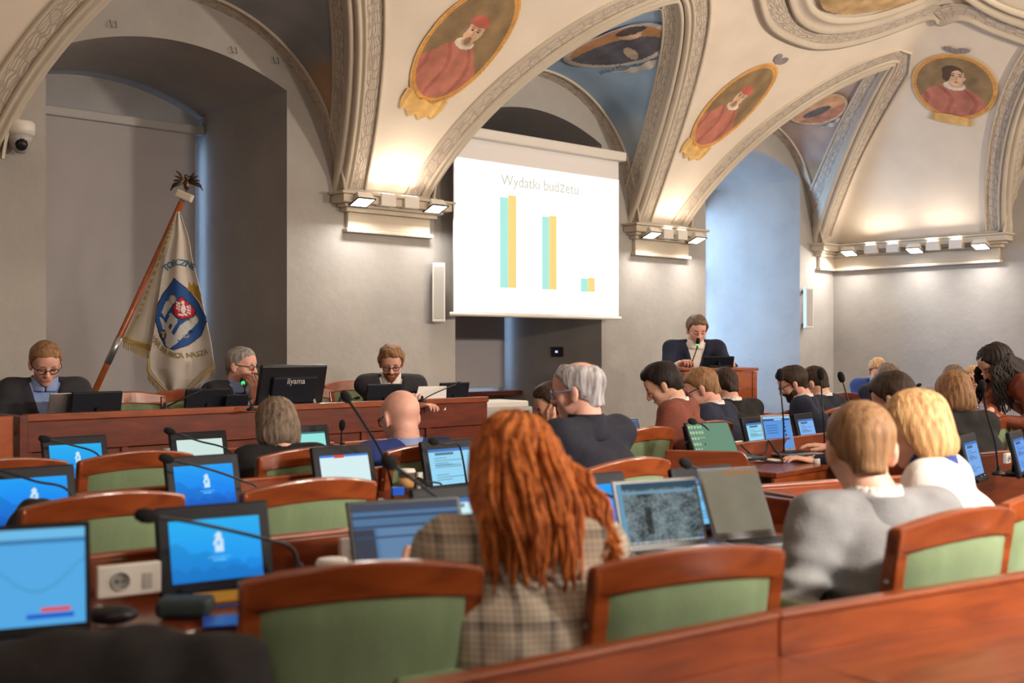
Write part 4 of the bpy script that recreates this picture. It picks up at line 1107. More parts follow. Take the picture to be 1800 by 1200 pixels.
# ================================================================== MICROPHONES
def mic(head, via, basep, label, hd=None, rad=.0045, hr=.017, led=False, flex=True):
    """head / via / base: (px, py, depth)"""
    a = W(*head); c = W(*basep); pts = [c]+[W(*v) for v in via[::-1]]+[a]
    # smooth
    Q = []
    for i in range(len(pts)-1):
        p0, p1, p2, p3 = pts[max(i-1, 0)], pts[i], pts[i+1], pts[min(i+2, len(pts)-1)]
        for s_ in np.linspace(0, 1, 7, endpoint=False): Q.append(.5*((2*p1)+(-p0+p2)*s_+(2*p0-5*p1+4*p2-p3)*s_**2+(-p0+3*p1-3*p2+p3)*s_**3))
    Q.append(a); t = thing('gooseneck_microphone', label, 'microphone', c)
    Q = [q-c for q in Q]; d_ = (Q[-1]-Q[-2]).normalized()
    MB().tube(Q, rad, 8).build('gooseneck', 'cable', t, True)
    L = hr*3.0; b = MB(); b.tube([Q[-1]-d_*.006, Q[-1], Q[-1]+d_*L*.25, Q[-1]+d_*L*.6, Q[-1]+d_*L*.9, Q[-1]+d_*L], [hr*.5, hr*.75, hr*.98, hr, hr*.7, hr*.15], 14); b.build('foam_windscreen', 'foam', t, True)
    if led: MB().tube([Q[-1]-d_*.012, Q[-1]], hr*.72, 12).build('green_light_ring', 'led_green', t, True)
    MB().lathe([(.03, -.012), (.03, .0), (.012, .008), (.008, .03)], 16).build('base', 'black', t, True)
    return t
mic((272, 908, 2.75), [(350, 920, 2.85), (470, 948, 3.0), (515, 965, 3.05)], (527, 1010, 3.05), 'gooseneck microphone reaching over the nearest blue display', hr=.018)
mic((302, 808, 4.25), [(370, 825, 4.35), (430, 846, 4.45), (452, 858, 4.48)], (462, 905, 4.45), 'gooseneck microphone over the middle display of the second row')
mic((86, 773, 5.2), [(130, 783, 5.3), (170, 797, 5.35)], (192, 832, 5.4), 'gooseneck microphone over the blue display of the third row')
mic((305, 760, 5.5), [(350, 775, 5.6), (400, 790, 5.7)], (422, 826, 5.75), 'gooseneck microphone beside the glass bottle')
mic((-20, 820, 3.9), [(60, 845, 3.95), (120, 862, 4.0)], (150, 930, 4.0), 'gooseneck microphone behind the black bag at left')
mic((612, 703, 4.6), [(640, 745, 4.75), (672, 800, 4.9), (688, 850, 4.95)], (690, 886, 4.95), 'tall slanting gooseneck microphone left of the bald man', hr=.02, rad=.006)
mic((692, 818, 3.1), [(725, 842, 3.2), (770, 876, 3.35), (800, 905, 3.4)], (812, 985, 3.4), 'gooseneck microphone slanting past the paper cup', hr=.019, rad=.006)
mic((601, 754, 6.2), [(600, 768, 6.2)], (597, 818, 6.2), 'short upright microphone left of the bald man')
mic((768, 777, 5.0), [(785, 781, 5.05), (808, 785, 5.1)], (822, 862, 5.2), 'gooseneck microphone over the pale blue list display')
mic((746, 848, 4.95), [(765, 858, 4.95)], (778, 868, 4.9), 'small microphone lying among the cables beside the paper cup', hr=.013)
mic((1008, 845, 3.5), [(1050, 862, 3.6), (1100, 884, 3.75), (1112, 900, 3.8)], (1118, 960, 3.8), 'gooseneck microphone crossing the blue display right of the red-haired woman')
mic((1212, 817, 3.8), [(1232, 826, 3.85), (1262, 838, 3.95)], (1300, 930, 4.05), 'gooseneck microphone above the aerial map laptop')
mic((1222, 742, 6.0), [(1240, 750, 6.05)], (1275, 790, 6.1), 'gooseneck microphone above the green desktop laptop')
mic((1372, 668, 6.6), [(1373, 690, 6.6), (1377, 740, 6.6)], (1378, 800, 6.9), 'tall upright microphone in front of the bearded man', hr=.022)
mic((1443, 666, 7.0), [(1445, 700, 7.0), (1448, 745, 7.0)], (1450, 795, 7.2), 'tall upright microphone in front of the navy-suited man\'s ear', hr=.022)
mic((1481, 670, 7.6), [(1487, 690, 7.6), (1493, 715, 7.6)], (1497, 760, 7.7), 'upright microphone against the bare wall near the corner', hr=.022)
mic((1728, 684, 5.4), [(1733, 720, 5.45), (1748, 775, 5.5)], (1755, 830, 5.6), 'tall microphone in front of the leather jacket', hr=.017)
mic((1706, 674, 7.2), [(1706, 690, 7.2)], (1704, 730, 7.2), 'small microphone beside the blonde woman with glasses', hr=.014)
mic((1612, 678, 10.6), [(1608, 681, 10.6)], (1600, 700, 10.7), 'tiny far microphone near the right wall')
mic((364, 681, 7.1), [(345, 690, 7.05), (318, 702, 7.0)], (290, 716, 7.0), 'low microphone left of the grey-haired man', hr=.014)
mic((427, 672, 7.25), [(430, 684, 7.2), (438, 700, 7.2)], (442, 718, 7.15), 'microphone with a green light in front of the grey-haired man', hr=.015, led=True)
mic((803, 675, 8.4), [(785, 682, 8.3), (760, 693, 8.2)], (742, 703, 8.1), 'low microphone at the right end of the head table', hr=.014)
mic((625, 700, 8.0), [(610, 703, 8.0)], (598, 706, 7.95), 'low microphone in front of the bearded man reading', hr=.011)
mic((1226, 604, 9.6), [(1224, 615, 9.62), (1218, 632, 9.68)], (1214, 648, 9.72), 'lectern microphone with a green light at the speaker\'s chin', hr=.017, led=True)

# ================================================================== SMALL THINGS
def socket(px, py, d, w, h, a, label, cable=False):
    p = W(px, py, d); t = thing('socket_panel', label, 'power socket', p, A(a))
    MB().box((0, 0, 0), (w, .02, h)).build('faceplate', 'white_pl', t, bevel=.005, seg=3)
    R_ = Matrix.Rotation(PI/2, 3, 'X')
    r = min(h*.3, .025)
    MB().lathe([(r, 0), (r, .006), (r*.85, .006), (r*.85, .001)], 24, (-w*.14, -.009, 0), R_).build('socket', 'grey_pl', t, True)
    b = MB()
    MB().lathe([(.003, 0), (.003, .004)], 8, (-w*.14-.008, -.012, 0), R_).build('pin_hole', 'black', t); MB().lathe([(.003, 0), (.003, .004)], 8, (-w*.14+.008, -.012, 0), R_).build('pin_hole', 'black', t)
    MB().box((w*.28, -.011, -.005), (w*.16, .004, h*.5)).build('data_port', 'grey_pl', t, bevel=.002)
    return t
socket(226, 1018, 2.87, .155, .078, 33, 'large white socket panel between the laptop and the nearest display')
socket(640, 965, 3.35, .155, .075, 34, 'white socket panel behind the round white lid')
socket(758, 843, 5.12, .155, .075, 42, 'white socket panel with cables behind the paper cup')
socket(1296, 790, 6.75, .10, .10, 50, 'white socket box under the green desktop laptop\'s right side')
socket(1409, 778, 7.2, .06, .09, 50, 'narrow white socket box between two displays')
socket(1770, 805, 5.62, .06, .05, 50, 'white socket box between the displays at the right edge')
# laptop cable and plug
def cable(pts, label, r=.004, nm='cable'):
    pts = [W(*p) for p in pts]; Q = []
    for i in range(len(pts)-1):
        p0, p1, p2, p3 = pts[max(i-1, 0)], pts[i], pts[i+1], pts[min(i+2, len(pts)-1)]
        for s_ in np.linspace(0, 1, 8, endpoint=False): Q.append(.5*((2*p1)+(-p0+p2)*s_+(2*p0-5*p1+4*p2-p3)*s_**2+(-p0+3*p1-3*p2+p3)*s_**3))
    Q.append(pts[-1]); o = MB().tube(Q, r, 7).build(nm, 'cable', None, True); tag(o, label, 'cable'); return o
cable([(66, 1000, 2.7), (88, 1010, 2.72), (98, 1040, 2.7), (98, 1062, 2.68)], 'thick black cable curling down beside the corner laptop', .008)
cable([(748, 846, 4.9), (775, 850, 4.92), (768, 862, 4.9), (745, 858, 4.88), (790, 868, 4.9)], 'tangled black cable in front of the white sockets by the cup', .004)
cable([(1303, 782, 6.5), (1325, 800, 6.5), (1345, 795, 6.5), (1350, 775, 6.55), (1362, 790, 6.5), (1375, 812, 6.45), (1330, 806, 6.4)], 'black charger cable looped in front of the blue page laptop', .006)
cable([(1200, 783, 6.0), (1215, 774, 6.0), (1240, 780, 6.0), (1228, 786, 5.98)], 'thin black cable beside the green desktop laptop', .004)
# mouse, case, brass plate, lid
t = thing('computer_mouse', 'black computer mouse beside the dark case at lower left', 'mouse', (*cp(197, 2.67), .742), A(100))
MB().ell((0, 0, .012), (.033, .058, .022), 20, 12).build('shell', 'black', t, True); MB().ell((0, .03, .03), (.004, .012, .006), 8, 6).build('scroll_wheel', 'grey_pl', t, True)
M['case'] = mat('teal_case', rgb(38, 52, 54), .6, bump=.2)
o = MB().box((0, 0, .02), (.125, .085, .042)).build('zipped_case', 'case', None, bevel=.014, seg=4); o.location = (*cp(326, 2.75), .737); o.rotation_euler = (0, 0, A(2)); tag(o, 'small dark green rounded case in front of the nearest display', 'case')
t = thing('name_plate', 'brass name plate under the nearest blue display', 'name plate', (*cp(392, 2.86), .737), A(28))
R_ = Matrix.Rotation(math.radians(-40), 3, 'X'); MB().box(R_ @ Vector((0, 0, .018)), (.135, .004, .036), R_).build('plate', 'brass', t, bevel=.001); MB().box((0, .01, .004), (.13, .03, .006)).build('foot', 'brass', t)
M['blue_plain'] = mat('blue_pad', rgb(30, 92, 214), .3)  # plain blue shared by the folder and the small box
o = MB().box((0, 0, 0), (.11, .10, .004)).build('blue_folder', 'blue_plain', None, bevel=.001); o.location = (*cp(400, 2.68), .739); o.rotation_euler = (0, 0, A(15)); tag(o, 'small glossy blue folder on the desk beside the nearest chair', 'folder')
def cup(px, py, d, hgt, r, label, colr, sleeve=None, lid=True):
    x, y = cp(px, d); t = thing('paper_cup', label, 'cup', (x, y, H+(HY-py)*d/F)); n_ = 'cup'+colr
    MB().lathe([(r*.74, 0), (r, hgt)], 24).build('cup_wall', colr, t, True)
    if sleeve: MB().lathe([(r*.84, hgt*.3), (r*.97, hgt*.75)], 24).build('sleeve', sleeve, t, True)
    if lid: MB().lathe([(r*1.06, hgt), (r*1.06, hgt+.006), (r*.98, hgt+.008), (r*.96, hgt+.014), (r*.8, hgt+.014)], 24).build('lid', 'white_pl', t, True)
    return t
M['cup_brown'] = mat('cup_brown', rgb(92, 62, 48), .6); M['cup_tan'] = mat('cup_sleeve', rgb(196, 150, 92), .8); M['cup_purple'] = mat('cup_purple', rgb(74, 44, 110), .5)
cup(715, 866, 4.85, .085, .035, 'brown paper cup with a tan sleeve beside the sockets', 'cup_brown', 'cup_tan')
cup(584, 1026, 3.0, .05, .040, 'paper cup with a white lid just behind the nearest chair', 'white_pl')
cup(1090, 762, 6.9, .07, .04, 'purple paper cup with a white lid by the dim laptop', 'cup_purple')
o = MB().box((0, 0, .017), (.05, .03, .034)).build('blue_box', 'blue_plain', None, bevel=.003); o.location = W(699, 870, 4.8); o.rotation_euler = (0, 0, A(20)); tag(o, 'tiny bright blue box beside the brown paper cup', 'box')
t = thing('glass_bottle', 'clear glass bottle with a steel cap on the third row desk', 'bottle', (*cp(295, 5.62), .735))
MB().lathe([(.028, 0), (.032, .01), (.032, .085), (.026, .105), (.02, .115), (.02, .125)], 24).build('bottle_body', 'glass', t, True)
MB().lathe([(.022, .118), (.023, .122), (.023, .145), (.021, .148)], 24).build('cap', 'grey_pl', t, True)
# black bag with a gold zip
t = thing('backpack', 'black bag with a gold zip propped before a blue display at left', 'bag', (*cp(56, 3.66), .735), A(40))
V_, F_ = sdf([elp((0, 0, .05), (.085, .05, .09)), elp((.02, 0, .10), (.06, .045, .06)), elp((-.02, 0, .02), (.09, .055, .05))], .008, .03, post=lambda D, G: D+.006*wob(G, 60))
np_mesh('bag_body', V_, F_, 'black', t); MB().tube([(-.03, -.05, .14), (-.0, -.062, .10), (.015, -.066, .05), (.03, -.064, .0)], .004, 6).build('zip', 'brass', t, True); MB().tube([(.05, -.04, .13), (.03, -.06, .09), (.02, -.066, .05)], .004, 6).build('zip', 'brass', t, True)
# draped dark jacket in the lower left corner
V_, F_ = sdf([elp((0, 0, -.12), (.36, .13, .20)), cone((-.45, .03, .015), (.28, .0, .02), .05, .045), elp((.22, -.02, -.13), (.09, .11, .18)), elp((-.38, 0, -.1), (.2, .14, .2))], .012, .05, post=lambda D, G: D+.007*wob(G, 26)+.004*np.sin(G[..., 0]*46+4*G[..., 2]))
M['dark_cloth'] = mat('dark_wool', rgb(38, 37, 40), .95, noise=.15, nscale=20, bump=.3, bscale=200)
o = np_mesh('draped_coat', V_, F_, 'dark_cloth'); o.location = (*cp(150, 2.08), .775); o.rotation_euler = (0, 0, A(14)); tag(o, 'dark grey coat draped over a chair back in the lower left corner', 'coat')
# red case in the compartment
M['red'] = mat('red_leather', rgb(170, 30, 28), .5)
o = MB().box((0, 0, .01), (.2, .1, .02)).build('red_folder', 'red', None, bevel=.004); o.location = (*cp(1372, 4.35), .735); o.rotation_euler = (0, 0, A(35)); tag(o, 'red folder lying in the wooden desk box', 'folder')
# papers
for px, py, d, a, w_, h_, l in ((1118, 738, 6.95, 30, .2, .14, 'white sheet beside the purple cup'), (1345, 806, 6.5, 20, .16, .1, 'white notes in front of the blue page laptop'), (1225, 955, 3.55, 20, .18, .12, 'grey booklet behind the nearest middle chair')):
    x, y = cp(px, d); o = MB().box((0, 0, 0), (w_, h_, .004)).build('paper_sheet', 'paper'); o.location = (x, y, .742); o.rotation_euler = (0, 0, A(a)); tag(o, l, 'paper')
o = MB().add([(-.13, 0, 0), (.13, 0, 0), (.16, .05, .17), (-.06, .05, .17), (-.13, .003, 0), (.13, .003, 0), (.16, .053, .17), (-.06, .053, .17)], [(0, 1, 2, 3), (7, 6, 5, 4), (0, 1, 5, 4), (2, 3, 7, 6), (1, 2, 6, 5), (3, 0, 4, 7)]).build('document', 'paper')
o.location = (*cp(755, 8.3), .92); o.rotation_euler = (0, 0, A(30)); tag(o, 'white document held up before the bearded man reading', 'document')
# printer on a cabinet by the head table
t = thing('printer', 'light grey printer standing beyond the end of the head table', 'printer', (*cp(862, 9.55), .62), A(38))
MB().box((0, 0, .14), (.56, .42, .26)).build('body', 'grey_pl', t, bevel=.02, seg=3); MB().box((0, 0, .29), (.50, .38, .05)).build('scanner_lid', 'white_pl', t, bevel=.012)
MB().box((.2, -.214, .22), (.06, .006, .03)).build('display_panel', 'black', t); MB().box((0, -.23, .08), (.40, .08, .02)).build('paper_tray', 'bezel', t, bevel=.003)
t = thing('printer_cabinet', 'grey cabinet carrying the printer', 'cabinet', (*cp(862, 9.55), 0), A(38))
MB().box((0, 0, .31), (.58, .44, .61)).build('body', 'grey_pl', t, bevel=.006); MB().box((-.14, -.223, .3), (.27, .01, .54)).build('door', 'white_pl', t, bevel=.004); MB().box((.14, -.223, .3), (.27, .01, .54)).build('door', 'white_pl', t, bevel=.004)

# ================================================================== LECTERN
t = thing('lectern', 'tall light brown wooden lectern with the speaker behind it', 'lectern', (*cp(1252, 9.75), 0), A(8)); lw, lh = .62, 1.19
MB().box((0, 0, lh+.0), (lw+.02, .46, .025)).build('desktop', 'wood_light', t, bevel=.006)
MB().box((0, -.20, lh-.16), (lw-.04, .025, .29)).build('upper_panel', 'wood_light', t, bevel=.004)
MB().box((0, -.18, .45), (lw-.08, .02, .88)).build('lower_panel', 'wood', t, bevel=.004)
for s in (-1, 1): MB().box((s*(lw/2-.02), 0, lh/2-.01), (.04, .44, lh-.02)).build('side_panel', 'wood_light', t, bevel=.005)
MB().box((.02, -.205, .45), (.05, .02, .86)).build('centre_stile', 'wood_light', t, bevel=.003)
display(1261, 9.62, 180+8, None, 'back of the black display on the lectern', w=.26, h=.10, z=lh+.013, tilt=-25, nm='lectern_display')

# ================================================================== BANNER
pa, pb = W(163, 695, 8.0), W(319, 356, 8.05)
t = thing('banner', 'cream fringed city banner with a blue crest leaning on its wooden pole', 'banner', pa)
ax_ = (pb-pa).normalized(); bz = -(pa.z-PLZ)/ax_.z; 
MB().tube([ax_*bz, pb-pa], .021, 14).build('pole', 'wood_light', t, True)
def ppt(px, py): k = ((px-163)/156); return (pb-pa)*k
MB().tube([ppt(189, 0), ppt(210, 0)], .0235, 14).build('metal_sleeve', 'silver', t, True)
MB().tube([pb-pa-ax_*.09, pb-pa+ax_*.02], .018, 14).build('metal_tip', 'silver', t, True)
qz = ax_.to_track_quat('Z', 'Y').to_matrix()
MB().box(pb-pa+ax_*.05, (.115, .06, .055), Matrix.Rotation(-YAW, 3, 'Z') @ Matrix.Rotation(math.radians(22), 3, 'Y')).build('finial_block', 'stone', t, bevel=.008)
e0 = pb-pa+ax_*.085; rx = Vector((RX, RY, 0)); 
b = MB(); b.ell(e0+Vector((0, 0, .045)), (.022, .022, .04)); b.ell(e0+Vector((0, 0, .10))-rx*.004, (.013, .013, .018)); b.tube([e0+Vector((0, 0, .1)), e0+Vector((0, 0, .105))+rx*.03], [.007, .002], 6)
for s in (-1, 1):
    for k in range(5):
        q0 = e0+rx*s*.012+Vector((0, 0, .065)); b.tube([q0, q0+rx*s*(.035+.012*k)+Vector((0, 0, .055-.022*k)), q0+rx*s*(.06+.010*k)+Vector((0, 0, .075-.034*k))], [.009, .008, .003], 6)
b.tube([e0, e0-rx*.02-Vector((0, 0, .03))], [.012, .003], 6)
b.build('eagle_finial', 'dark_metal', t, True)
# cloth: two hanging folds described by left and right edges per height
rightv = Vector((RX, RY, 0)); fwd = Vector((VX, VY, 0))
def cloth(name, rows, dep, amp, nf, colf, ph=0, m='colr', nu=90, nv=110):
    rows = np.array(rows, float); vq = np.linspace(0, 1, nv); kk = np.linspace(0, 1, len(rows))
    R4 = np.stack([np.interp(vq, kk, rows[:, i]) for i in range(4)], 1)      # lx, ly, rx, ry in the photo frame at depth dep
    P_ = np.zeros((nu, nv, 3)); UU = np.zeros((nu, nv)); VV = np.zeros((nu, nv))
    for i in range(nu):
        u = i/(nu-1)
        for j in range(nv):
            lx, ly, qx, qy = R4[j]; px = lx+(qx-lx)*u; py = ly+(qy-ly)*u
            d = dep+amp*math.sin(u*nf*PI*2+ph+1.2*vq[j])*(.3+.9*vq[j])
            p = W(px, py, dep)+fwd*(d-dep); P_[i, j] = tuple(p-pa); UU[i, j] = px; VV[i, j] = py
    o = grid_mesh(name, P_, colf(UU, VV), m, t); sd = o.modifiers.new('thickness', 'SOLIDIFY'); sd.thickness = .004; sd.offset = 0; return P_, R4
M['cloth'] = attr_mat('banner_cloth', .8, noise=.10, nscale=3, bump=.1)
def poly_in(X, Y, pts):
    r = np.zeros(X.shape, bool); n = len(pts); j = n-1
    for i in range(n):
        xi, yi = pts[i]; xj, yj = pts[j]
        c = ((yi > Y) != (yj > Y)) & (X < (xj-xi)*(Y-yi)/(yj-yi+1e-12)+xi); r ^= c; j = i
    return r
def bcol(X, Y):
    c = base(X, (206, 198, 190)); 
    def put(m, q): c[m] = np.array(rgb(*q))
    sh = [(308, 490), (328, 508), (347, 532), (364, 562), (352, 588), (330, 606), (308, 614), (291, 608), (280, 590), (273, 562), (275, 540), (286, 516)]
    cx, cy = 318, 556
    put(poly_in(X, Y, [((x-cx)*1.05+cx, (y-cy)*1.03+cy) for x, y in sh]), (18, 24, 44)); put(poly_in(X, Y, sh), (32, 80, 150))
    # white gate, towers and two figures
    st = (206, 206, 206); gd = (178, 160, 104)
    put(poly_in(X, Y, [(278, 556), (284, 560), (316, 600), (312, 604), (300, 612), (292, 608), (288, 590)]), st)
    put(poly_in(X, Y, [(288, 575), (300, 552), (314, 566), (300, 588)]), st); put(poly_in(X, Y, [(297, 552), (301, 549), (315, 562), (312, 567)]), st); put(poly_in(X, Y, [(296, 574), (301, 568), (305, 572), (300, 580)]), (40, 60, 100))
    put(poly_in(X, Y, [(282, 548), (290, 530), (300, 526), (304, 536), (294, 548), (288, 558)]), st); put(E(X, Y, 304, 526, 7.5, 8), gd); put(E(X, Y, 304, 527, 5, 6), st)
    put(poly_in(X, Y, [(306, 594), (318, 572), (330, 562), (342, 570), (334, 580), (318, 598)]), st); put(E(X, Y, 340, 562, 7.5, 8), gd); put(E(X, Y, 340, 563, 5, 6), st)
    put(E(X, Y, 286, 588, 6, 9), (24, 40, 60)); put(E(X, Y, 286, 588, 2.5, 6) | E(X, Y, 286, 584, 5, 2), gd)
    put(E(X, Y, 334, 583, 3.5, 3.5), (20, 30, 50)); put(E(X, Y, 327, 590, 5, 4) & ~E(X, Y, 327, 588, 4, 3.5), gd)
    ln = (np.sin(X*1.9+Y*1.1) > .8) & (c[..., 0] > .5) & (Y > 524) & (Y < 612) & (X > 275) & (X < 350) & poly_in(X, Y, sh); c[ln] *= .45
    # red shield with the white eagle
    rs = [(320, 522), (342, 545), (337, 556), (322, 560), (310, 555), (306, 540)]
    put(poly_in(X, Y, [((x-323)*1.12+323, (y-542)*1.1+542) for x, y in rs]), (30, 20, 24)); put(poly_in(X, Y, rs), (196, 34, 48))
    put(E(X, Y, 323, 543, 3.6, 8) | E(X, Y, 322, 532, 2.6, 3) | ((np.abs(np.abs(X-323)-8) < 3.4) & (np.abs(Y-541+(X-323)*-.3) < 8) & (np.sin(Y*2.2) > -.35)) | ((np.abs(Y-553) < 1.6) & (np.abs(X-322) < 7)), (232, 230, 230))
    # crown
    cr = [(329, 509), (331, 494), (336, 502), (339, 494), (344, 503), (350, 500), (351, 511), (357, 513), (354, 522), (357, 536), (346, 524)]
    put(poly_in(X, Y, cr), (176, 140, 50)); 
    return c
fl = [(312, 372, 316, 372), (300, 415, 331, 415), (291, 450, 338, 455), (283, 490, 350, 500), (275, 540, 362, 555), (268, 590, 372, 600), (261, 625, 378, 640), (262, 648, 378, 648), (275, 668, 368, 664), (300, 697, 320, 697)]
Pm, Rm = cloth('front_cloth', fl, 7.93, .035, 1.5, bcol, m='cloth', nu=180, nv=260)
fb = [(310, 372, 314, 372), (287, 425, 302, 425), (262, 490, 296, 490), (240, 550, 290, 550), (218, 592, 284, 592), (216, 596, 276, 610), (216, 598, 262, 617)]
def backcol(X, Y):
    c = base(X, (196, 188, 176)); 
    ed = np.interp(Y, [372, 425, 490, 550, 596], [310, 287, 262, 240, 216]); m_ = (X-ed > 3) & (X-ed < 8.5); c[m_] = np.array(rgb(176, 154, 100)); c[m_ & (np.sin(Y*1.3) > .2)] = np.array(rgb(214, 202, 166)); c[Y > 592+(X-218)*.3] = np.array(rgb(176, 148, 80)); return c
Pk, Rk = cloth('rear_cloth', fb, 8.0, .02, 1.0, backcol, ph=2, m='cloth')
# fringe
M['fringe'] = mat('gold_fringe', rgb(176, 150, 96), .6)
b = MB()
def fringe(pts, L, n, d):
    for k in range(n):
        f = k/(n-1)*(len(pts)-1); i = min(int(f), len(pts)-2); q = f-i; x = pts[i][0]+(pts[i+1][0]-pts[i][0])*q; y = pts[i][1]+(pts[i+1][1]-pts[i][1])*q
        a = W(x, y, d)-pa; c = W(x+random.uniform(-1, 1), y+L*random.uniform(.85, 1.1), d)-pa; b.tube([a, (a+c)/2+rightv*random.uniform(-.002, .002), c], .0022, 4)
fringe([(217, 595), (262, 616)], 17, 34, 7.99); fringe([(258, 640), (263, 660), (280, 680), (300, 697)], 13, 40, 7.93); fringe([(378, 640), (372, 652), (350, 672), (322, 697)], 13, 44, 7.93)
o = b.build('fringe', 'fringe', t); o['kind'] = 'stuff'
b = MB(); b.tube([W(260, 630, 7.89)-pa, W(262, 655, 7.88)-pa, W(281, 676, 7.88)-pa, W(302, 695, 7.88)-pa, W(322, 694, 7.88)-pa, W(350, 668, 7.87)-pa, W(377, 640, 7.88)-pa], .008, 6); b.build('gold_trim', 'fringe', t, True)
M['let_blue'] = mat('embroidery_blue', rgb(58, 110, 140), .8); M['let_gold'] = mat('embroidery_gold', rgb(150, 132, 92), .8)
def arc_text(s, p0, pm, p1, size, m, nm):
    """letters along a quadratic arc in photo coordinates, lying on the cloth"""
    b = MB(); n = len(s)
    for i, ch in enumerate(s):
        if ch == ' ': continue
        f = (i+.5)/n; x = (1-f)**2*p0[0]+2*f*(1-f)*pm[0]+f*f*p1[0]; y = (1-f)**2*p0[1]+2*f*(1-f)*pm[1]+f*f*p1[1]
        tx = 2*(1-f)*(pm[0]-p0[0])+2*f*(p1[0]-pm[0]); ty = 2*(1-f)*(pm[1]-p0[1])+2*f*(p1[1]-pm[1]); an = math.atan2(ty, tx)
        vs, fs = text_verts(ch, size, .4); out = []
        for v in vs:
            X_ = x+v[0]*math.cos(an)+v[1]*math.sin(an); Y_ = y+v[0]*math.sin(an)-v[1]*math.cos(an)
            # depth of the cloth here
            j = int(np.clip(np.argmin(np.abs((Rm[:, 1]+Rm[:, 3])/2-Y_)), 0, len(Rm)-1)); uu = min(max((X_-Rm[j, 0])/(Rm[j, 2]-Rm[j, 0]), 0), 1)
            vv = j/(len(Rm)-1); d = .035*math.sin(uu*1.5*PI*2+1.2*vv)*(.3+.9*vv)
            out.append(tuple(W(X_, Y_, 7.93)+fwd*(d-.006)-pa))
        b.add(out, fs)
    b.build(nm, m, t)
arc_text('TOECZNE', (291, 477), (312, 456), (342, 476), 15, 'let_blue', 'blue_lettering')
arc_text('WNA SKA PRACA NASZA·', (266, 596), (292, 648), (374, 618), 12.5, 'let_gold', 'gold_lettering')

t = thing('smartphone', 'black smartphone standing on the small desk just right of the lectern', 'phone', (*cp(1318, 9.66), .833), A(20))
R_ = Matrix.Rotation(math.radians(-14), 3, 'X'); MB().box(R_ @ Vector((0, 0, .075)), (.075, .009, .15), R_).build('case', 'black', t, bevel=.004); MB().box(R_ @ Vector((0, .006, .075)), (.066, .002, .138), R_).build('screen', 'bezel', t)
# ================================================================== PEOPLE
def skin_m(name, c): return mat(name, c, .5, noise=.08, nscale=18)
M['skin'] = skin_m('skin', rgb(226, 176, 152)); M['skin_pink'] = skin_m('skin_pink', rgb(230, 174, 156)); M['skin_tan'] = skin_m('skin_tan', rgb(208, 156, 130))
M['eye'] = mat('eye_dark', rgb(46, 36, 34), .25); M['eyew'] = mat('eye_white', rgb(222, 214, 208), .3); M['lips'] = mat('lips', rgb(176, 100, 92), .5)
def hair_m(name, c1, c2):
    m = mat(name, c1, .55, col2=c2, nscale=7, bump=.5, bscale=16, stretch=(9, 9, 1.1)); m.node_tree.nodes['Principled BSDF'].inputs['Specular IOR Level'].default_value = .22; return m
M['h_ginger'] = hair_m('hair_ginger', rgb(222, 130, 64), rgb(130, 62, 26)); M['h_black'] = hair_m('hair_black', rgb(48, 38, 36), rgb(22, 18, 18))
M['h_brown'] = hair_m('hair_brown', rgb(104, 78, 56), rgb(60, 44, 34)); M['h_dkbrown'] = hair_m('hair_dark_brown', rgb(72, 54, 44), rgb(38, 28, 24))
M['h_blond'] = hair_m('hair_blond', rgb(222, 180, 130), rgb(160, 116, 74)); M['h_ltbrown'] = hair_m('hair_light_brown', rgb(168, 128, 92), rgb(112, 82, 58))
M['h_grey'] = hair_m('hair_grey', rgb(176, 170, 166), rgb(112, 106, 104)); M['h_greybrown'] = hair_m('hair_grey_brown', rgb(142, 124, 108), rgb(84, 70, 60)); M['h_white'] = hair_m('hair_white', rgb(206, 202, 206), rgb(120, 112, 114))
M['h_beard'] = hair_m('beard_ginger', rgb(160, 98, 62), rgb(104, 60, 38))
def cloth_m(name, c, n=.12, r=.9, sheen=0): return mat(name, c, r, noise=n, nscale=16, bump=.25, bscale=130, sheen=sheen)
M['c_navy'] = cloth_m('navy_wool', rgb(28, 34, 58)); M['c_navy2'] = cloth_m('dark_navy_knit', rgb(24, 26, 40)); M['c_char'] = cloth_m('charcoal_wool', rgb(46, 46, 52)); M['c_black'] = cloth_m('black_cloth', rgb(20, 20, 23))
M['c_blue'] = cloth_m('royal_blue_knit', rgb(28, 46, 110)); M['c_brown'] = cloth_m('rust_brown_wool', rgb(126, 68, 54)); M['c_leather'] = mat('brown_leather', rgb(132, 70, 52), .38, noise=.12, nscale=8, bump=.35, bscale=40)
M['c_lgrey'] = cloth_m('light_grey_wool', rgb(128, 128, 131), .1); M['c_white'] = cloth_m('white_cloth', rgb(232, 226, 220), .04); M['c_lblue'] = cloth_m('light_blue_cotton', rgb(140, 162, 212), .05)
M['c_red'] = cloth_m('red_cloth', rgb(176, 40, 42)); M['c_blue2'] = cloth_m('bright_blue_wool', rgb(40, 64, 130)); M['c_trous'] = cloth_m('dark_trousers', rgb(30, 31, 38)); M['c_grey'] = cloth_m('mid_grey_wool', rgb(110, 108, 108))
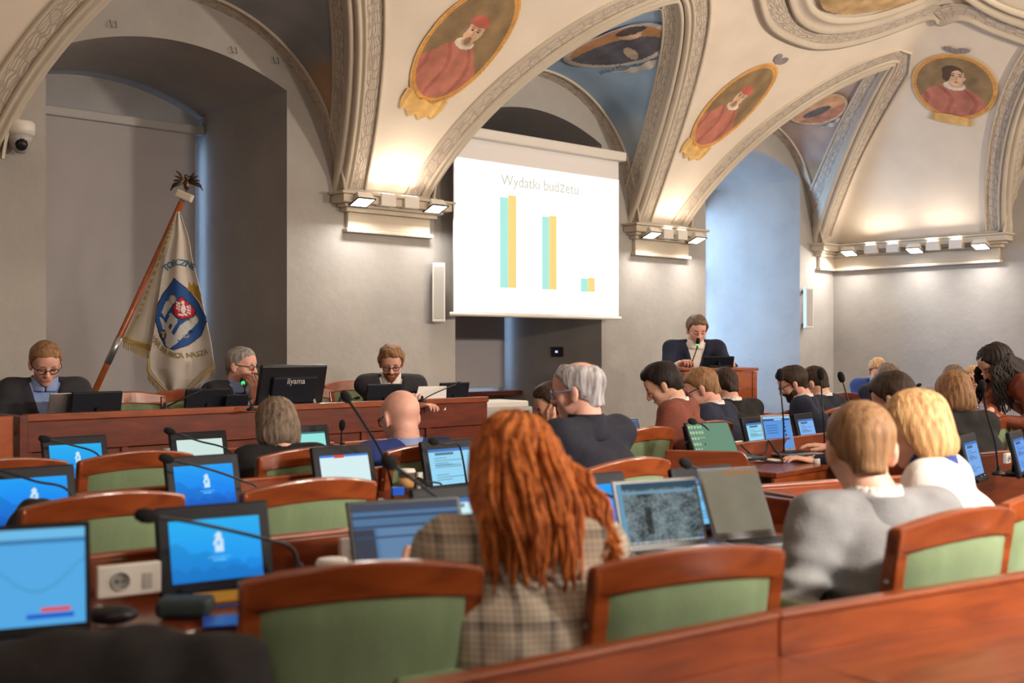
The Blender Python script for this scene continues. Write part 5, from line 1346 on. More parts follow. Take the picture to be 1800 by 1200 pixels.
def plaid_mat():
    m, nt, b = nodes('plaid_wool'); tc = nt.nodes.new('ShaderNodeTexCoord'); s = nt.nodes.new('ShaderNodeSeparateXYZ')
    nt.links.new(tc.outputs['Object'], s.inputs[0])
    def wave(sock, f, thr, ph=0):
        a = nt.nodes.new('ShaderNodeMath'); a.operation = 'MULTIPLY'; a.inputs[1].default_value = f; nt.links.new(sock, a.inputs[0])
        c = nt.nodes.new('ShaderNodeMath'); c.operation = 'SINE'; nt.links.new(a.outputs[0], c.inputs[0])
        g = nt.nodes.new('ShaderNodeMath'); g.operation = 'GREATER_THAN'; g.inputs[1].default_value = thr; nt.links.new(c.outputs[0], g.inputs[0]); return g.outputs[0]
    fs = [wave(s.outputs['X'], 480, .2), wave(s.outputs['Z'], 480, .2), wave(s.outputs['X'], 86, .80), wave(s.outputs['Z'], 74, .80)]
    def add(a, c, w1, w2):
        x = nt.nodes.new('ShaderNodeMath'); x.operation = 'MULTIPLY'; x.inputs[1].default_value = w1; nt.links.new(a, x.inputs[0])
        y = nt.nodes.new('ShaderNodeMath'); y.operation = 'MULTIPLY_ADD'; y.inputs[1].default_value = w2; nt.links.new(c, y.inputs[0]); nt.links.new(x.outputs[0], y.inputs[2]); return y.outputs[0]
    t = add(add(add(fs[0], fs[1], .22, .22), fs[2], 1, .34), fs[3], 1, .34)
    r = nt.nodes.new('ShaderNodeValToRGB'); nt.links.new(t, r.inputs[0]); r.color_ramp.elements[0].color = (*rgb(196, 182, 164), 1); r.color_ramp.elements[1].color = (*rgb(72, 66, 64), 1)
    nt.links.new(r.outputs[0], b.inputs['Base Color']); b.inputs['Roughness'].default_value = .9; return m
M['c_plaid'] = plaid_mat()
def speck_mat():
    m, nt, b = nodes('patterned_blouse'); tc = nt.nodes.new('ShaderNodeTexCoord'); v = nt.nodes.new('ShaderNodeTexVoronoi'); v.inputs['Scale'].default_value = 45; nt.links.new(tc.outputs['Object'], v.inputs['Vector'])
    r = nt.nodes.new('ShaderNodeValToRGB'); nt.links.new(v.outputs['Distance'], r.inputs[0]); r.color_ramp.elements[0].position = .3; r.color_ramp.elements[1].position = .4; r.color_ramp.elements[0].color = (*rgb(210, 206, 204), 1); r.color_ramp.elements[1].color = (*rgb(74, 72, 84), 1)
    nt.links.new(r.outputs[0], b.inputs['Base Color']); return m
M['c_speck'] = speck_mat()

def head_prims(kind):
    P = [elp((0, -.012, .032), (.079, .097, .086)), elp((0, .022, -.045), (.057, .066, .064)), elp((0, .062, -.094), (.024, .022, .02)),
         elp((.034, .052, -.022), (.03, .03, .032)), elp((-.034, .052, -.022), (.03, .03, .032)), cone((-.034, .078, .022), (.034, .078, .022), .014, .014),
         elp((0, .05, .05), (.056, .045, .05)), cone((0, -.022, -.04), (0, -.030, -.085), .056, .054)]
    F_ = [cone((0, .092, .014), (0, .110, -.026), .0085, .013), elp((.012, .098, -.03), (.009, .011, .008)), elp((-.012, .098, -.03), (.009, .011, .008)),
          cone((-.02, .084, -.056), (.02, .084, -.056), .0075, .0075), cone((-.016, .083, -.066), (.016, .083, -.066), .008, .008)]
    ears = []
    for s in (-1, 1):
        R = np.array(Matrix.Rotation(s*.35, 3, 'Z'))
        ears.append(elp((s*.080, -.008, -.004), (.010, .020, .033), R)); ears.append(elp((s*.077, -.002, -.03), (.009, .012, .014)))
    lids = [elp((s*.032, .078, .004), (.0165, .012, .0115)) for s in (-1, 1)]
    return P, F_+ears, lids
def head_mesh(hs=1.0, fine=.0055):
    P, Fp, lids = head_prims(0)
    V1, F1 = None, None
    def post(D, G):
        # eye sockets, then the small features with a tight blend
        for s in (-1, 1):
            d = np.linalg.norm((G-np.array([s*.033, .104, .006]))/np.array([1.25, 1, 1]), axis=-1)-.021
            k = .012; h = np.clip(.5-.5*(D+d)/k, 0, 1); D = D*(1-h)+(-d)*h+k*h*(1-h)
        for p in Fp+lids:
            d = prim_d(p, G); k = .008; h = np.clip(.5+.5*(D-d)/k, 0, 1); D = D*(1-h)+d*h-k*h*(1-h)
        d = prim_d(cone((-.021, .0935, -.061), (.021, .0935, -.061), .003, .003), G); k = .004; h = np.clip(.5-.5*(D+d)/k, 0, 1); D = D*(1-h)+(-d)*h+k*h*(1-h)
        return D
    return sdf(P+[elp((.08, 0, 0), (.002, .002, .002))], fine, .022, post, pad=.03)
HEADS = {}
def get_head(fine):
    if fine not in HEADS: HEADS[fine] = head_mesh(1, fine)
    return HEADS[fine]
HP0, HN0 = np.array([0, .074, .080]), np.array([0, .72, -.69])
def hair_sdf(style, seed=0, fine=.006):
    big = {'short': .010, 'crop': .005, 'full': .016, 'curly': .017, 'fringe': .010}.get(style, .012)
    if style in ('short', 'crop', 'full', 'curly', 'fringe'):
        P = [elp((0, -.014, .034), (.080+big, .097+big, .087+big)), elp((0, .03, .075), (.06+big*.6, .05+big*.4, .035+big*.8)), cone((0, -.055, -.02), (0, -.06, -.055), .052, .044)]
        if style in ('full', 'curly'): P.append(elp((0, .02, .10), (.062, .066, .04)))
        f = {'curly': 70, 'full': 34, 'short': 60, 'crop': 90, 'fringe': 50}[style]; am = {'curly': .007, 'full': .005, 'short': .003, 'crop': .001, 'fringe': .005}[style]
        def post(D, G):
            D = D+am*wob(G, f, seed)
            yl = np.interp(G[..., 2], [-.10, -.06, -.035, -.022, -.004, .012, .030, .052, .072, .088, .105], [-.075, -.062, -.040, .010, .012, .014, .030, .042, .060, .084, .12])
            yl = np.where(np.abs(G[..., 0]) < .045, np.interp(G[..., 2], [-.1, .05, .066, .082, .10], [-.05, .03, .072, .088, .12]), yl)
            D = np.maximum(D, (G[..., 1]-yl-.004*np.sin(G[..., 0]*110+seed))*.75)
            for s in (-1, 1):
                e = np.linalg.norm((G-np.array([s*.088, -.012, -.012]))/np.array([1, .8, 1.15]), axis=-1)-.026; D = np.maximum(D, -e)
            D = np.maximum(D, -(G[..., 2]+.068))
            if style == 'fringe':
                e = np.linalg.norm((G-np.array([0.0, -.035, .145]))/np.array([.9, 1.35, .95]), axis=-1)-.068
                D = np.maximum(D, -e)
            return D
        return sdf(P, fine, .02, post)
    if style == 'bob':
        P = [elp((0, -.014, .034), (.094, .112, .100)), elp((0, -.028, -.03), (.102, .098, .09)), elp((0, -.034, -.075), (.092, .08, .055))]
        def post(D, G):
            D = D+.004*wob(G, 26, seed)+.002*np.sin(np.arctan2(G[..., 1], G[..., 0])*26)
            n = np.array([0, .93, -.37]); n /= np.linalg.norm(n); q = (G-np.array([0, .075, .075]))@n
            D = np.maximum(D, q); return np.maximum(D, -(G[..., 2]+.125+.012*np.sin(G[..., 0]*40+seed)))
        return sdf(P, fine, .03, post)
    if style == 'long':
        P = [elp((0, -.014, .034), (.092, .112, .098)), cone((0, -.03, -.02), (.01, -.075, -.13), .09, .085), cone((.01, -.075, -.13), (.02, -.10, -.22), .085, .04), cone((-.06, -.03, -.08), (-.07, -.05, -.18), .04, .025), cone((.06, -.03, -.08), (.09, -.03, -.2), .04, .03)]
        def post(D, G):
            D = D+.007*wob(G, 24, seed)+.005*np.sin(np.arctan2(G[..., 1]+.03, G[..., 0])*17+8*np.sin(G[..., 2]*14+seed))
            n = np.array([0, .93, -.37]); n /= np.linalg.norm(n); q = (G-np.array([0, .075, .075]))@n
            return np.maximum(D, q)
        return sdf(P, fine, .04, post)
def R3(yaw=0, pitch=0, roll=0):
    return (Matrix.Rotation(math.radians(yaw), 3, 'Z') @ Matrix.Rotation(math.radians(-pitch), 3, 'X') @ Matrix.Rotation(math.radians(roll), 3, 'Y'))
def hand_mesh(side, curl=25, spread=1.0, fine=.0042, point=False):
    s = 1 if side == 'L' else -1                # thumb side: +x for a left hand, palm down, fingers along +y
    P = [cone((0, -.03, 0), (0, .01, 0), .024, .024)]
    for x in (-.026, -.009, .009, .026): P.append(cone((x*.8, .012, 0), (x, .078, .002), .0155, .012))
    Q = []
    for i, (x, L, sp) in enumerate(((s*.029, .070, 7), (s*.010, .080, 1.5), (-s*.010, .074, -4), (-s*.028, .058, -10))):
        c = curl*(1+.12*i); an = 0; p = np.array([x, .084, .002]); y0 = math.radians(sp*s*spread)
        for k, (f, r0, r1) in enumerate(((.45, .0095, .0088), (.30, .0088, .008), (.25, .008, .0068))):
            an += math.radians(c*(.6 if k == 0 else 1)); d = np.array([math.sin(y0)*math.cos(an), math.cos(y0)*math.cos(an), -math.sin(an)]); q = p+d*L*f*1.05; Q.append(cone(p, q, r0, r1)); p = q
    T = [cone((s*.022, .012, -.004), (s*.045, .045, -.012), .0145, .0115), cone((s*.045, .045, -.012), (s*.055, .075, -.018), .011, .0095), cone((s*.055, .075, -.018), (s*.056, .098, -.022), .0095, .0075)]
    return sdf(P+Q+T, fine, .006)
HM = {}
def get_hand(side, curl):
    if (side, curl) not in HM: HM[(side, curl)] = hand_mesh(side, curl)
    return HM[(side, curl)]
def xf(V, R, o): return V@np.array(R).T+np.array(o)
def ik(a, b, L1, L2, hint):
    a, b = np.array(a, float), np.array(b, float); d = b-a; D = np.linalg.norm(d); 
    if D > (L1+L2)*.985: b = a+d/D*(L1+L2)*.985; d = b-a; D = np.linalg.norm(d)
    x = (L1*L1-L2*L2+D*D)/(2*D); hgt = math.sqrt(max(L1*L1-x*x, 0)); u = d/D; h = np.array(hint, float); h = h-u*(h@u); h /= np.linalg.norm(h)+1e-9
    return a+u*x+h*hgt, b

def person(label, px, crown, d, face, hair='short', hm='h_brown', skin='skin', top='c_navy', under='c_white', lean=.10, side=0, yaw=0, pitch=15, roll=0, z0=0, glasses=None, beard=None,
           hands=((-.14, .40, .77), (.14, .40, .77)), curl=25, style='jacket', sw=.185, hs=1.0, fine=.0065, fold=1.0, crease=1.0, stand=False, palm=((0, 0, 1), (0, 0, 1)), hdir=None, group=None, jf=.0145, vneck=True, world_hands=None, seed=0, collar=True, eyes=True, trous='c_trous', hfine=None, elbow_out=.6, brow='h_brown', big=1.0):
    zc = H+(HY-crown)*d/F                       # crown height
    x, y = cp(px, d); rz = A(face-90)
    hd = np.array([side, lean, zc-z0-.118*hs])     # head centre in the person's frame
    cr, sr = math.cos(rz), math.sin(rz)
    root = thing('person', label, 'person', (x-(cr*hd[0]-sr*hd[1]), y-(sr*hd[0]+cr*hd[1]), z0), rz, group)
    Rh = R3(yaw, pitch, roll)
    pr_ = math.radians(pitch*.75); nb = hd-np.array([-.10*math.sin(math.radians(roll)), .042*math.cos(pr_)+.126*hs*math.sin(pr_), .126*hs*math.cos(pr_)-.042*math.sin(pr_)])
    if stand: pel = np.array([0, -.02, .95])
    else: pel = np.array([0, -.04, .56])
    ch = pel*.45+nb*.55+np.array([0, -.015, -.02]); shz = nb[2]-.05
    sl = np.array([nb[0]*.95-sw, nb[1]-.005, shz]); sr_ = np.array([nb[0]*.95+sw, nb[1]-.005, shz])
    arms = []
    inv = Matrix.Rotation(-rz, 3, 'Z')
    for i, sh in enumerate((sl, sr_)):
        tg = hands[i]
        if world_hands and world_hands[i] is not None:
            w_ = W(*world_hands[i]); tg = tuple(inv@(w_-root.location))
        if tg is None: arms.append(None); continue
        e, w_ = ik(sh, tg, .285, .255, ((-1 if i == 0 else 1)*elbow_out, -.25, -1)); arms.append((sh, e, w_))
    # ---- body: one mesh of head, neck, torso, arms, legs and hands
    HV, HF = get_head(fine); parts = [(xf(HV*hs, Rh, hd), HF)]
    Bp = [cone(pel+[0, 0, .0], ch, .11, .10), cone(ch, nb+[0, 0, -.07], .085, .045), cone(nb+[0, 0, -.06], nb+[0, 0, .03], .055, .05)]
    for s in (-1, 1): Bp += [cone(pel+[s*.06, 0, 0], ch+[s*.07, 0, .03], .09, .08), cone(ch+[s*.07, 0, .03], nb+[s*.10, 0, -.09], .08, .06)]
    for a in arms:
        if a: Bp += [cone(a[0], a[1], .045, .036), cone(a[1], a[2], .034, .026)]
    nt_ = hd+np.array(Rh@Vector((0, -.026, -.07)))*hs
    parts.append(sdf([cone(nb+[0, -.004, -.10], nb+[0, .004, 0], .046, .058*hs), cone(nb+[0, .004, 0], nt_, .059*hs, .055*hs)], .009, .02))
    legs = []
    for s in (-1, 1):
        if stand: k, an = np.array([s*.10, .02, .50]), np.array([s*.11, -.02, .09]); hp = pel+[s*.09, 0, 0]
        else: k, an = np.array([s*.12, .38, .53]), np.array([s*.12, .36, .09]); hp = pel+[s*.085, .02, -.02]
        legs.append((hp, k, an)); Bp += [cone(hp, k, .075, .05), cone(k, an, .048, .035)]
    BV_, BF_ = sdf(Bp, .022, .04); parts.append((BV_, BF_))
    for i, a in enumerate(arms):
        if not a: continue
        V_, F_ = get_hand('L' if i == 0 else 'R', curl if not isinstance(curl, (tuple, list)) else curl[i])
        yv = a[2]-a[1]; yv /= np.linalg.norm(yv)
        if hdir is not None and hdir[i] is not None: yv = np.array(hdir[i], float); yv /= np.linalg.norm(yv)
        zv = np.array(palm[i], float); zv = zv-yv*(zv@yv); zv /= np.linalg.norm(zv)+1e-9; xv = np.cross(yv, zv)
        parts.append((V_@np.stack([xv, yv, zv])+a[2]+yv*.015, F_))
    VV, FF, n = [], [], 0
    for V_, F_ in parts: VV.append(V_); FF.append(np.asarray(F_)+n); n += len(V_)
    np_mesh('body', np.concatenate(VV), np.concatenate(FF), skin, root)
    # ---- trousers and shoes
    Tp = []
    for hp, k, an in legs: Tp += [cone(hp, k, .098, .072), cone(k, an+np.array([0, 0, .02]), .068, .055)]
    Tp.append(cone(pel+[-.08, 0, 0], pel+[.08, 0, 0], .12, .12)); V_, F_ = sdf(Tp, .022, .04); np_mesh('trousers', V_, F_, trous, root)
    for s, (hp, k, an) in zip((-1, 1), legs):
        V_, F_ = sdf([cone((an[0], an[1]-.02, .045), (an[0], an[1]+.15, .035), .04, .033), cone((an[0], an[1]-.02, .05), (an[0], an[1]-.01, .09), .04, .036)], .012, .02, post=lambda D, G: np.maximum(D, -(G[..., 2]-.004))); np_mesh('shoe', V_, F_, 'black', root)
    # ---- upper garment
    def garment(inf, name, m_, sleeves=True, hcut=None, post2=None, h=jf, upto=0):
        Jp = []
        for s in (-1, 0, 1):
            Jp += [cone(pel+[s*.075, 0, -.03], ch+[s*.085, 0, .0], .118+inf-.004*abs(s), .112+inf-.004*abs(s)), cone(ch+[s*.085, 0, 0], nb+[s*.095, .008*(1-abs(s)), -.075-.02*(1-abs(s))+upto], .112+inf-.004*abs(s), .072-.012*(1-abs(s))+inf)]
        Jp += [cone(sl*1.0, nb+[-.03, -.01, -.022], .062+inf, .054+inf), cone(sr_*1.0, nb+[.03, -.01, -.022], .062+inf, .054+inf)]
        for a in arms:
            if a and sleeves:
                w_ = a[2]; Jp += [cone(a[0], a[1], .064*big+inf, .052*big+inf), cone(a[1], w_+(a[1]-w_)*.08, .052*big+inf, .038+inf)]
        if not stand: Jp.append(cone(pel+[-.06, 0, -.03], pel+[.06, 0, -.03], .14+inf, .14+inf))
        bbl = [a for a in arms if a]
        def post(D, G):
            D = D+fold*(.0042*wob(G, 20, seed)+.003*wob(G, 42, seed+2))
            for a in bbl:       # creases around the elbows
                r = np.linalg.norm(G-a[1], axis=-1); D = D+crease*.006*np.exp(-(r/(.11+.03*(crease > 1)))**2)*np.sin(G[..., 2]*85+25*G[..., 0]+12*G[..., 1])
            # neck opening
            q = np.linalg.norm((G-(nb+np.array([0, .016, .025])))/np.array([1, 1.1, 1.0]), axis=-1)-(.050+inf*.4); D = np.maximum(D, -q)
            if post2: D = post2(D, G)
            return D
        V_, F_ = sdf(Jp, h, .065, post); return np_mesh(name, V_, F_, m_, root)
    vdepth = .26
    def vcut(D, G):
        z = G[..., 2]-(nb[2]-.03); w_ = np.maximum((z+vdepth)*.30, 0)
        e = np.abs(G[..., 0]-nb[0]-( G[..., 2]-nb[2])*0)-w_; yl = nb[1]+.035+(G[..., 2]-nb[2])*((nb[1]-ch[1])/(nb[2]-ch[2])); front = (G[..., 1] > yl)
        lap = front & (e > 0) & (e < .045+.25*np.maximum(z+.12, 0)*0) & (z > -vdepth-.02) & (z < .03)
        D = np.where(lap, D-.006, D)
        return np.where(front, np.maximum(D, -e), D)
    if style in ('jacket', 'jacket_tie'):
        garment(.0, 'jacket', top, post2=vcut)
        garment(-.010, 'shirt', under, sleeves=False, h=.016)
        Cp = []; ring = 14
        V_, F_ = sdf([cone(nb+[0, .008, -.035], nb+[0, .016, .040], .084*hs, .072*hs)], .0065, .01, post=lambda D, G: np.maximum(np.maximum(D, -(np.linalg.norm((G-nb-np.array([0, .012, 0]))[..., :2], axis=-1)-.0655*hs)), np.maximum(G[..., 2]-(nb[2]+.044-.35*np.maximum(G[..., 1]-nb[1], 0)), (nb[2]-.055)-G[..., 2])) if False else np.maximum(np.maximum(np.maximum(D, -(np.linalg.norm((G-nb-np.array([0, .012, 0]))[..., :2], axis=-1)-.0655*hs)), np.maximum(G[..., 2]-(nb[2]+.044-.35*np.maximum(G[..., 1]-nb[1], 0)), (nb[2]-.055)-G[..., 2])), np.where(G[..., 1] > nb[1]+.02, (.004+.55*np.maximum(G[..., 2]-nb[2]+.03, 0))-np.abs(G[..., 0]-nb[0]), -1.0))); np_mesh('shirt_collar', V_, F_, under, root)
        V_, F_ = sdf([cone(nb+[0, -.004, -.055], nb+[0, .006, .022], .090*hs, .083*hs)], .0075, .01, post=lambda D, G: np.maximum(np.maximum(D, -(np.linalg.norm((G-nb-np.array([0, .008, 0]))[..., :2], axis=-1)-.074*hs)), np.maximum(np.maximum(G[..., 2]-(nb[2]+.020), (nb[2]-.075)-G[..., 2]), (G[..., 1]-nb[1]-.03)))); np_mesh('jacket_collar', V_, F_, top, root)
        for a in arms:
            if a:
                u = (a[2]-a[1])/np.linalg.norm(a[2]-a[1]); MB().tube([a[2]-u*.05, a[2]+u*.004], [.035, .034], 18).build('shirt_cuff', under, root, True)
        if style == 'jacket_tie':
            zt = nb+np.array([0, .07, -.035]); MB().add([tuple(zt+np.array(p)) for p in [(-.018, .012, .012), (.018, .012, .012), (.011, .022, -.022), (-.011, .022, -.022), (.026, .055, -.26), (-.026, .055, -.26), (-.018, .0, .012), (.018, .0, .012), (.011, .008, -.022), (-.011, .008, -.022), (.026, .04, -.26), (-.026, .04, -.26)]], [(0, 1, 2, 3), (3, 2, 4, 5), (0, 3, 9, 6), (1, 7, 8, 2), (3, 5, 11, 9), (2, 8, 10, 4), (6, 9, 8, 7), (9, 11, 10, 8), (5, 4, 10, 11), (0, 6, 7, 1)]).build('necktie', 'c_navy2', root)
    else:
        garment(.0, 'sweater' if style == 'sweater' else 'blouse', top)
        if collar:
            V_, F_ = sdf([cone(nb+[0, .004, -.05], nb+[0, .014, .038], .088*hs, .072*hs)], .007, .01, post=lambda D, G: np.maximum(np.maximum(D, -(np.linalg.norm((G-nb-np.array([0, .012, 0]))[..., :2], axis=-1)-.065*hs)), np.maximum(G[..., 2]-(nb[2]+.038), (nb[2]-.07)-G[..., 2]))); np_mesh('collar', V_, F_, under, root)
    # ---- head details
    o = hd
    def hv(p): return tuple(np.array(Rh@Vector(p))*hs+o)
    if hair and hair != 'bald':
        V_, F_ = hair_sdf(hair, seed, hfine or (.007 if hair in ('short', 'crop', 'full', 'fringe', 'curly') else .008)); ho = np_mesh('hair', xf(V_*hs, Rh, o), F_, hm, root)
    Rm = np.array(Rh)
    if eyes:
        for s in (-1, 1):
            b = MB(); b.ell(hv((s*.032, .0895, .003-(.002 if pitch > 10 else 0))), (.0105*hs, .004*hs, (.0028 if pitch > 12 else .0048)*hs), 12, 8, Rh); eo = b.build('eye', 'eyew' if pitch <= 12 else 'eye', root, True)
            if pitch <= 12: MB().ell(hv((s*.032, .0930, .003)), (.0045*hs, .0025*hs, .0045*hs), 10, 6, Rh).build('iris', 'eye', eo, True)
            MB().tube([hv((s*.016, .0915, .0235)), hv((s*.032, .0925, .0275)), hv((s*.048, .081, .0225))], [.003*hs, .0035*hs, .002*hs], 6).build('eyebrow', brow, root, True)
        MB().tube([hv((-.021, .0885, -.0605)), hv((0, .0935, -.0600)), hv((.021, .0885, -.0605))], [.002*hs, .0042*hs, .002*hs], 6).build('lips', 'lips', root, True)
    if glasses:
        g = MB()
        for s in (-1, 1):
            g.tube([hv((s*.033+.023*math.cos(t_), .104-.010*abs(math.cos(t_))*(1 if math.cos(t_)*s > 0 else 0), .002+.0165*math.sin(t_))) for t_ in np.linspace(0, 2*PI, 19)], .0026*hs, 6)
            g.tube([hv((s*.056, .096, .007)), hv((s*.078, .06, .009)), hv((s*.083, .0, .010)), hv((s*.082, -.02, .0))], .0026*hs, 6)
        g.tube([hv((-.011, .105, .006)), hv((0, .108, .008)), hv((.011, .105, .006))], .0026*hs, 6)
        go = g.build('glasses', glasses, root, True)
    if beard:
        P = [elp((0, .024, -.048), (.062, .070, .068)), elp((0, .066, -.094), (.030, .027, .026))]
        def pb(D, G):
            D = D+.002*wob(G, 70, 3); cut = np.minimum(G[..., 2]+.038+np.maximum(0, .045-G[..., 1])*-.9, 1); D = np.maximum(D, cut)
            e = np.linalg.norm((G-np.array([0, .092, -.056]))/np.array([2.2, 1, .75]), axis=-1)-.012; D = np.maximum(D, -e); return np.maximum(D, -(G[..., 1]+.02))
        V_, F_ = sdf(P, .0065, .015, pb); np_mesh('beard', xf(V_*hs, Rh, o), F_, beard, root)
        MB().tube([hv((-.026, .088, -.052)), hv((-.012, .098, -.044)), hv((0, .100, -.042)), hv((.012, .098, -.044)), hv((.026, .088, -.052))], [.003, .006, .005, .006, .003], 7).build('moustache', beard, root, True)
    return root, hd, Rh, hs, nb, arms

# --- the head table
person('man at far left in charcoal jacket and blue shirt, glasses, looking down at his laptop', 80, 603, 6.85, 296, 'short', 'h_ltbrown', 'skin_pink', 'c_char', 'c_lblue', z0=PLZ, pitch=26, yaw=4, glasses='black', lean=.10, hands=((-.20, .36, .80), (.22, .36, .80)), fine=.006, brow='h_ltbrown', seed=1, hs=1.02)
person('grey-haired man in dark suit and tie resting his chin on his hand, in profile', 424, 612, 7.85, 328, 'short', 'h_grey', 'skin_pink', 'c_char', 'c_lblue', style='jacket_tie', z0=PLZ, pitch=6, yaw=24, glasses='black', lean=.12, hands=((.05, .30, .80), None), world_hands=((446, 690, 7.62), None), hdir=((-.1, .1, 1), None), palm=((.3, .9, .2), (0, 0, 1)), curl=30, fine=.006, brow='h_grey', seed=2) if False else \
person('grey-haired man in dark suit and tie resting his chin on his hand, in profile', 424, 612, 7.75, 320, 'short', 'h_grey', 'skin_pink', 'c_char', 'c_lblue', style='jacket_tie', z0=PLZ, pitch=6, yaw=22, glasses='black', lean=.12, hands=((.10, .26, .86), (-.14, .34, .78)), world_hands=((450, 704, 7.60), (440, 712, 7.5)), hdir=((.12, -.05, 1), None), palm=((.2, .95, .1), (0, 0, 1)), curl=22, fine=.006, brow='h_grey', seed=2)
person('bearded man with glasses and curly light hair reading, white shirt under dark jacket', 688, 609, 8.45, 280, 'curly', 'h_ltbrown', 'skin_pink', 'c_char', 'c_white', z0=PLZ, pitch=24, yaw=-4, glasses='black', beard='h_beard', lean=.10, hands=((.24, .32, .82), (-.16, .34, .80)), world_hands=((742, 706, 8.42), None), fine=.006, brow='h_beard', seed=3)
# --- the speaker
person('man speaking at the lectern in dark navy suit and open white shirt', 1225, 556, 10.15, 276, 'full', 'h_greybrown', 'skin_pink', 'c_navy', 'c_white', stand=True, pitch=22, lean=.16, world_hands=((1283, 640, 9.78), (1196, 640, 9.8)), curl=35, fine=.007, jf=.016, seed=4, beard=None, palm=((0, 0, 1), (0, 0, 1)), sw=.205, brow='h_dkbrown')
# --- nearest people seen from behind
r_, hd_, Rh_, hs_, nb_, ar_ = person('woman with long wavy ginger hair in a plaid blazer, seen from behind', 905, 734, 2.68, 104, None, 'h_ginger', 'skin', 'c_plaid', 'c_white', style='blouse', collar=False, pitch=16, yaw=-6, lean=.10, hands=((-.20, .36, .80), (.14, .40, .79)), sw=.165, jf=.010, fold=1.6, fine=.008, eyes=False, seed=5)
# long ginger hair: a full mass and many loose wavy locks
V_, F_ = hair_sdf('long', 1.3, .0065); hair = [V_, F_]
hb = MB(); hb.v = [tuple(v) for v in V_]; hb.f = [tuple(f) for f in F_]
rs = random.Random(11)
for i in range(150):
    an = rs.uniform(-1.15*PI, .15*PI); rr = rs.uniform(.6, 1.02); L = rs.uniform(.20, .35); ph = rs.uniform(0, 6.3); fr = rs.uniform(14, 22)
    x0, y0 = .090*math.cos(an)*rr, .100*math.sin(an)*rr-.012; pts = []; rad = []
    if y0 > .055: continue
    for k in range(13):
        f = k/12; z = .06-f*L; q = 1.05+.22*math.sin(min(1, f*1.2)*PI*.5)-.30*max(0, f-.65)
        back = -.075*min(1, f*1.5)
        pts.append((x0*q+.012*math.sin(fr*z+ph)*f**.5+.012*f, min(y0*q, .08)+back+.012*math.cos(fr*z+ph)*f**.5, z)); rad.append(.0085*(1-f*.75)+.001)
    hb.tube(pts, rad, 6)
for i in range(46):     # locks falling forward over the right shoulder
    ph = rs.uniform(0, 6.3); L = rs.uniform(.20, .30); o_ = rs.uniform(-.02, .04); pts = []; rad = []
    for k in range(13):
        f = k/12; pts.append((.070+.10*math.sin(f*1.5)+o_+.01*math.sin(18*f+ph), -.02-.07*f+rs.uniform(-.002, .002)-.25*o_, .02-L*f+.03*math.sin(f*3))); rad.append(.0075*(1-.7*f)+.001)
    hb.tube(pts, rad, 6)
hb.v = [tuple(np.array(Rh_@Vector(v))+hd_) for v in hb.v]
hb.build('hair', 'h_ginger', r_, True)
person('man in light grey suit with short fair hair leaning left, seen from behind', 1512, 709, 3.36, 112, 'crop', 'h_ltbrown', 'skin', 'c_lgrey', 'c_white', pitch=12, yaw=-22, lean=.16, side=-.02, hands=((-.26, .22, .72), (.10, .38, .80)), sw=.20, jf=.0095, fold=1.1, crease=2.6, fine=.007, eyes=False, seed=6, big=1.15, elbow_out=.6, hs=1.13)
person('woman with a blonde bob in a white jacket beside the man in grey', 1607, 692, 3.86, 150, 'bob', 'h_blond', 'skin', 'c_white', 'c_blue2', style='blouse', pitch=18, yaw=10, lean=.12, hands=((-.1, .38, .80), (.14, .38, .80)), sw=.16, fine=.008, eyes=False, seed=7, jf=.012)
person('white-haired balding man with glasses in a dark navy sweater, in profile', 1016, 637, 4.95, 138, 'fringe', 'h_white', 'skin_pink', 'c_navy2', 'c_navy2', style='sweater', pitch=8, yaw=22, lean=.14, glasses='c_lblue', sw=.20, fine=.006, seed=8, jf=.012, hs=1.05, brow='h_white')
person('dark-haired man in profile resting his chin on his hand behind the white-haired man', 978, 676, 5.65, 190, 'full', 'h_dkbrown', 'skin_tan', 'c_navy2', 'c_white', style='sweater', pitch=14, yaw=0, lean=.14, beard='h_dkbrown', hands=((0, .3, .9), None), world_hands=((966, 758, 5.6), None), hdir=((0, .1, 1), None), palm=((0, 1, 0), (0, 0, 1)), curl=50, seed=9, fine=.007, brow='h_dkbrown')
person('bald man in a blue shirt collar and dark blue sweater, seen from behind', 704, 687, 5.70, 122, 'bald', 'h_brown', 'skin_pink', 'c_blue', 'c_lblue', style='sweater', pitch=18, yaw=6, lean=.08, glasses='h_dkbrown', hands=((-.26, .30, .78), (.18, .38, .78)), sw=.20, seed=10, fine=.007, eyes=False, hs=1.10, jf=.012)
person('woman with a grey-brown bob in a black top, seen from behind', 484, 703, 5.42, 118, 'bob', 'h_greybrown', 'skin', 'c_black', 'c_black', style='blouse', collar=False, pitch=22, yaw=8, roll=6, lean=.12, sw=.16, seed=11, fine=.009, eyes=False)
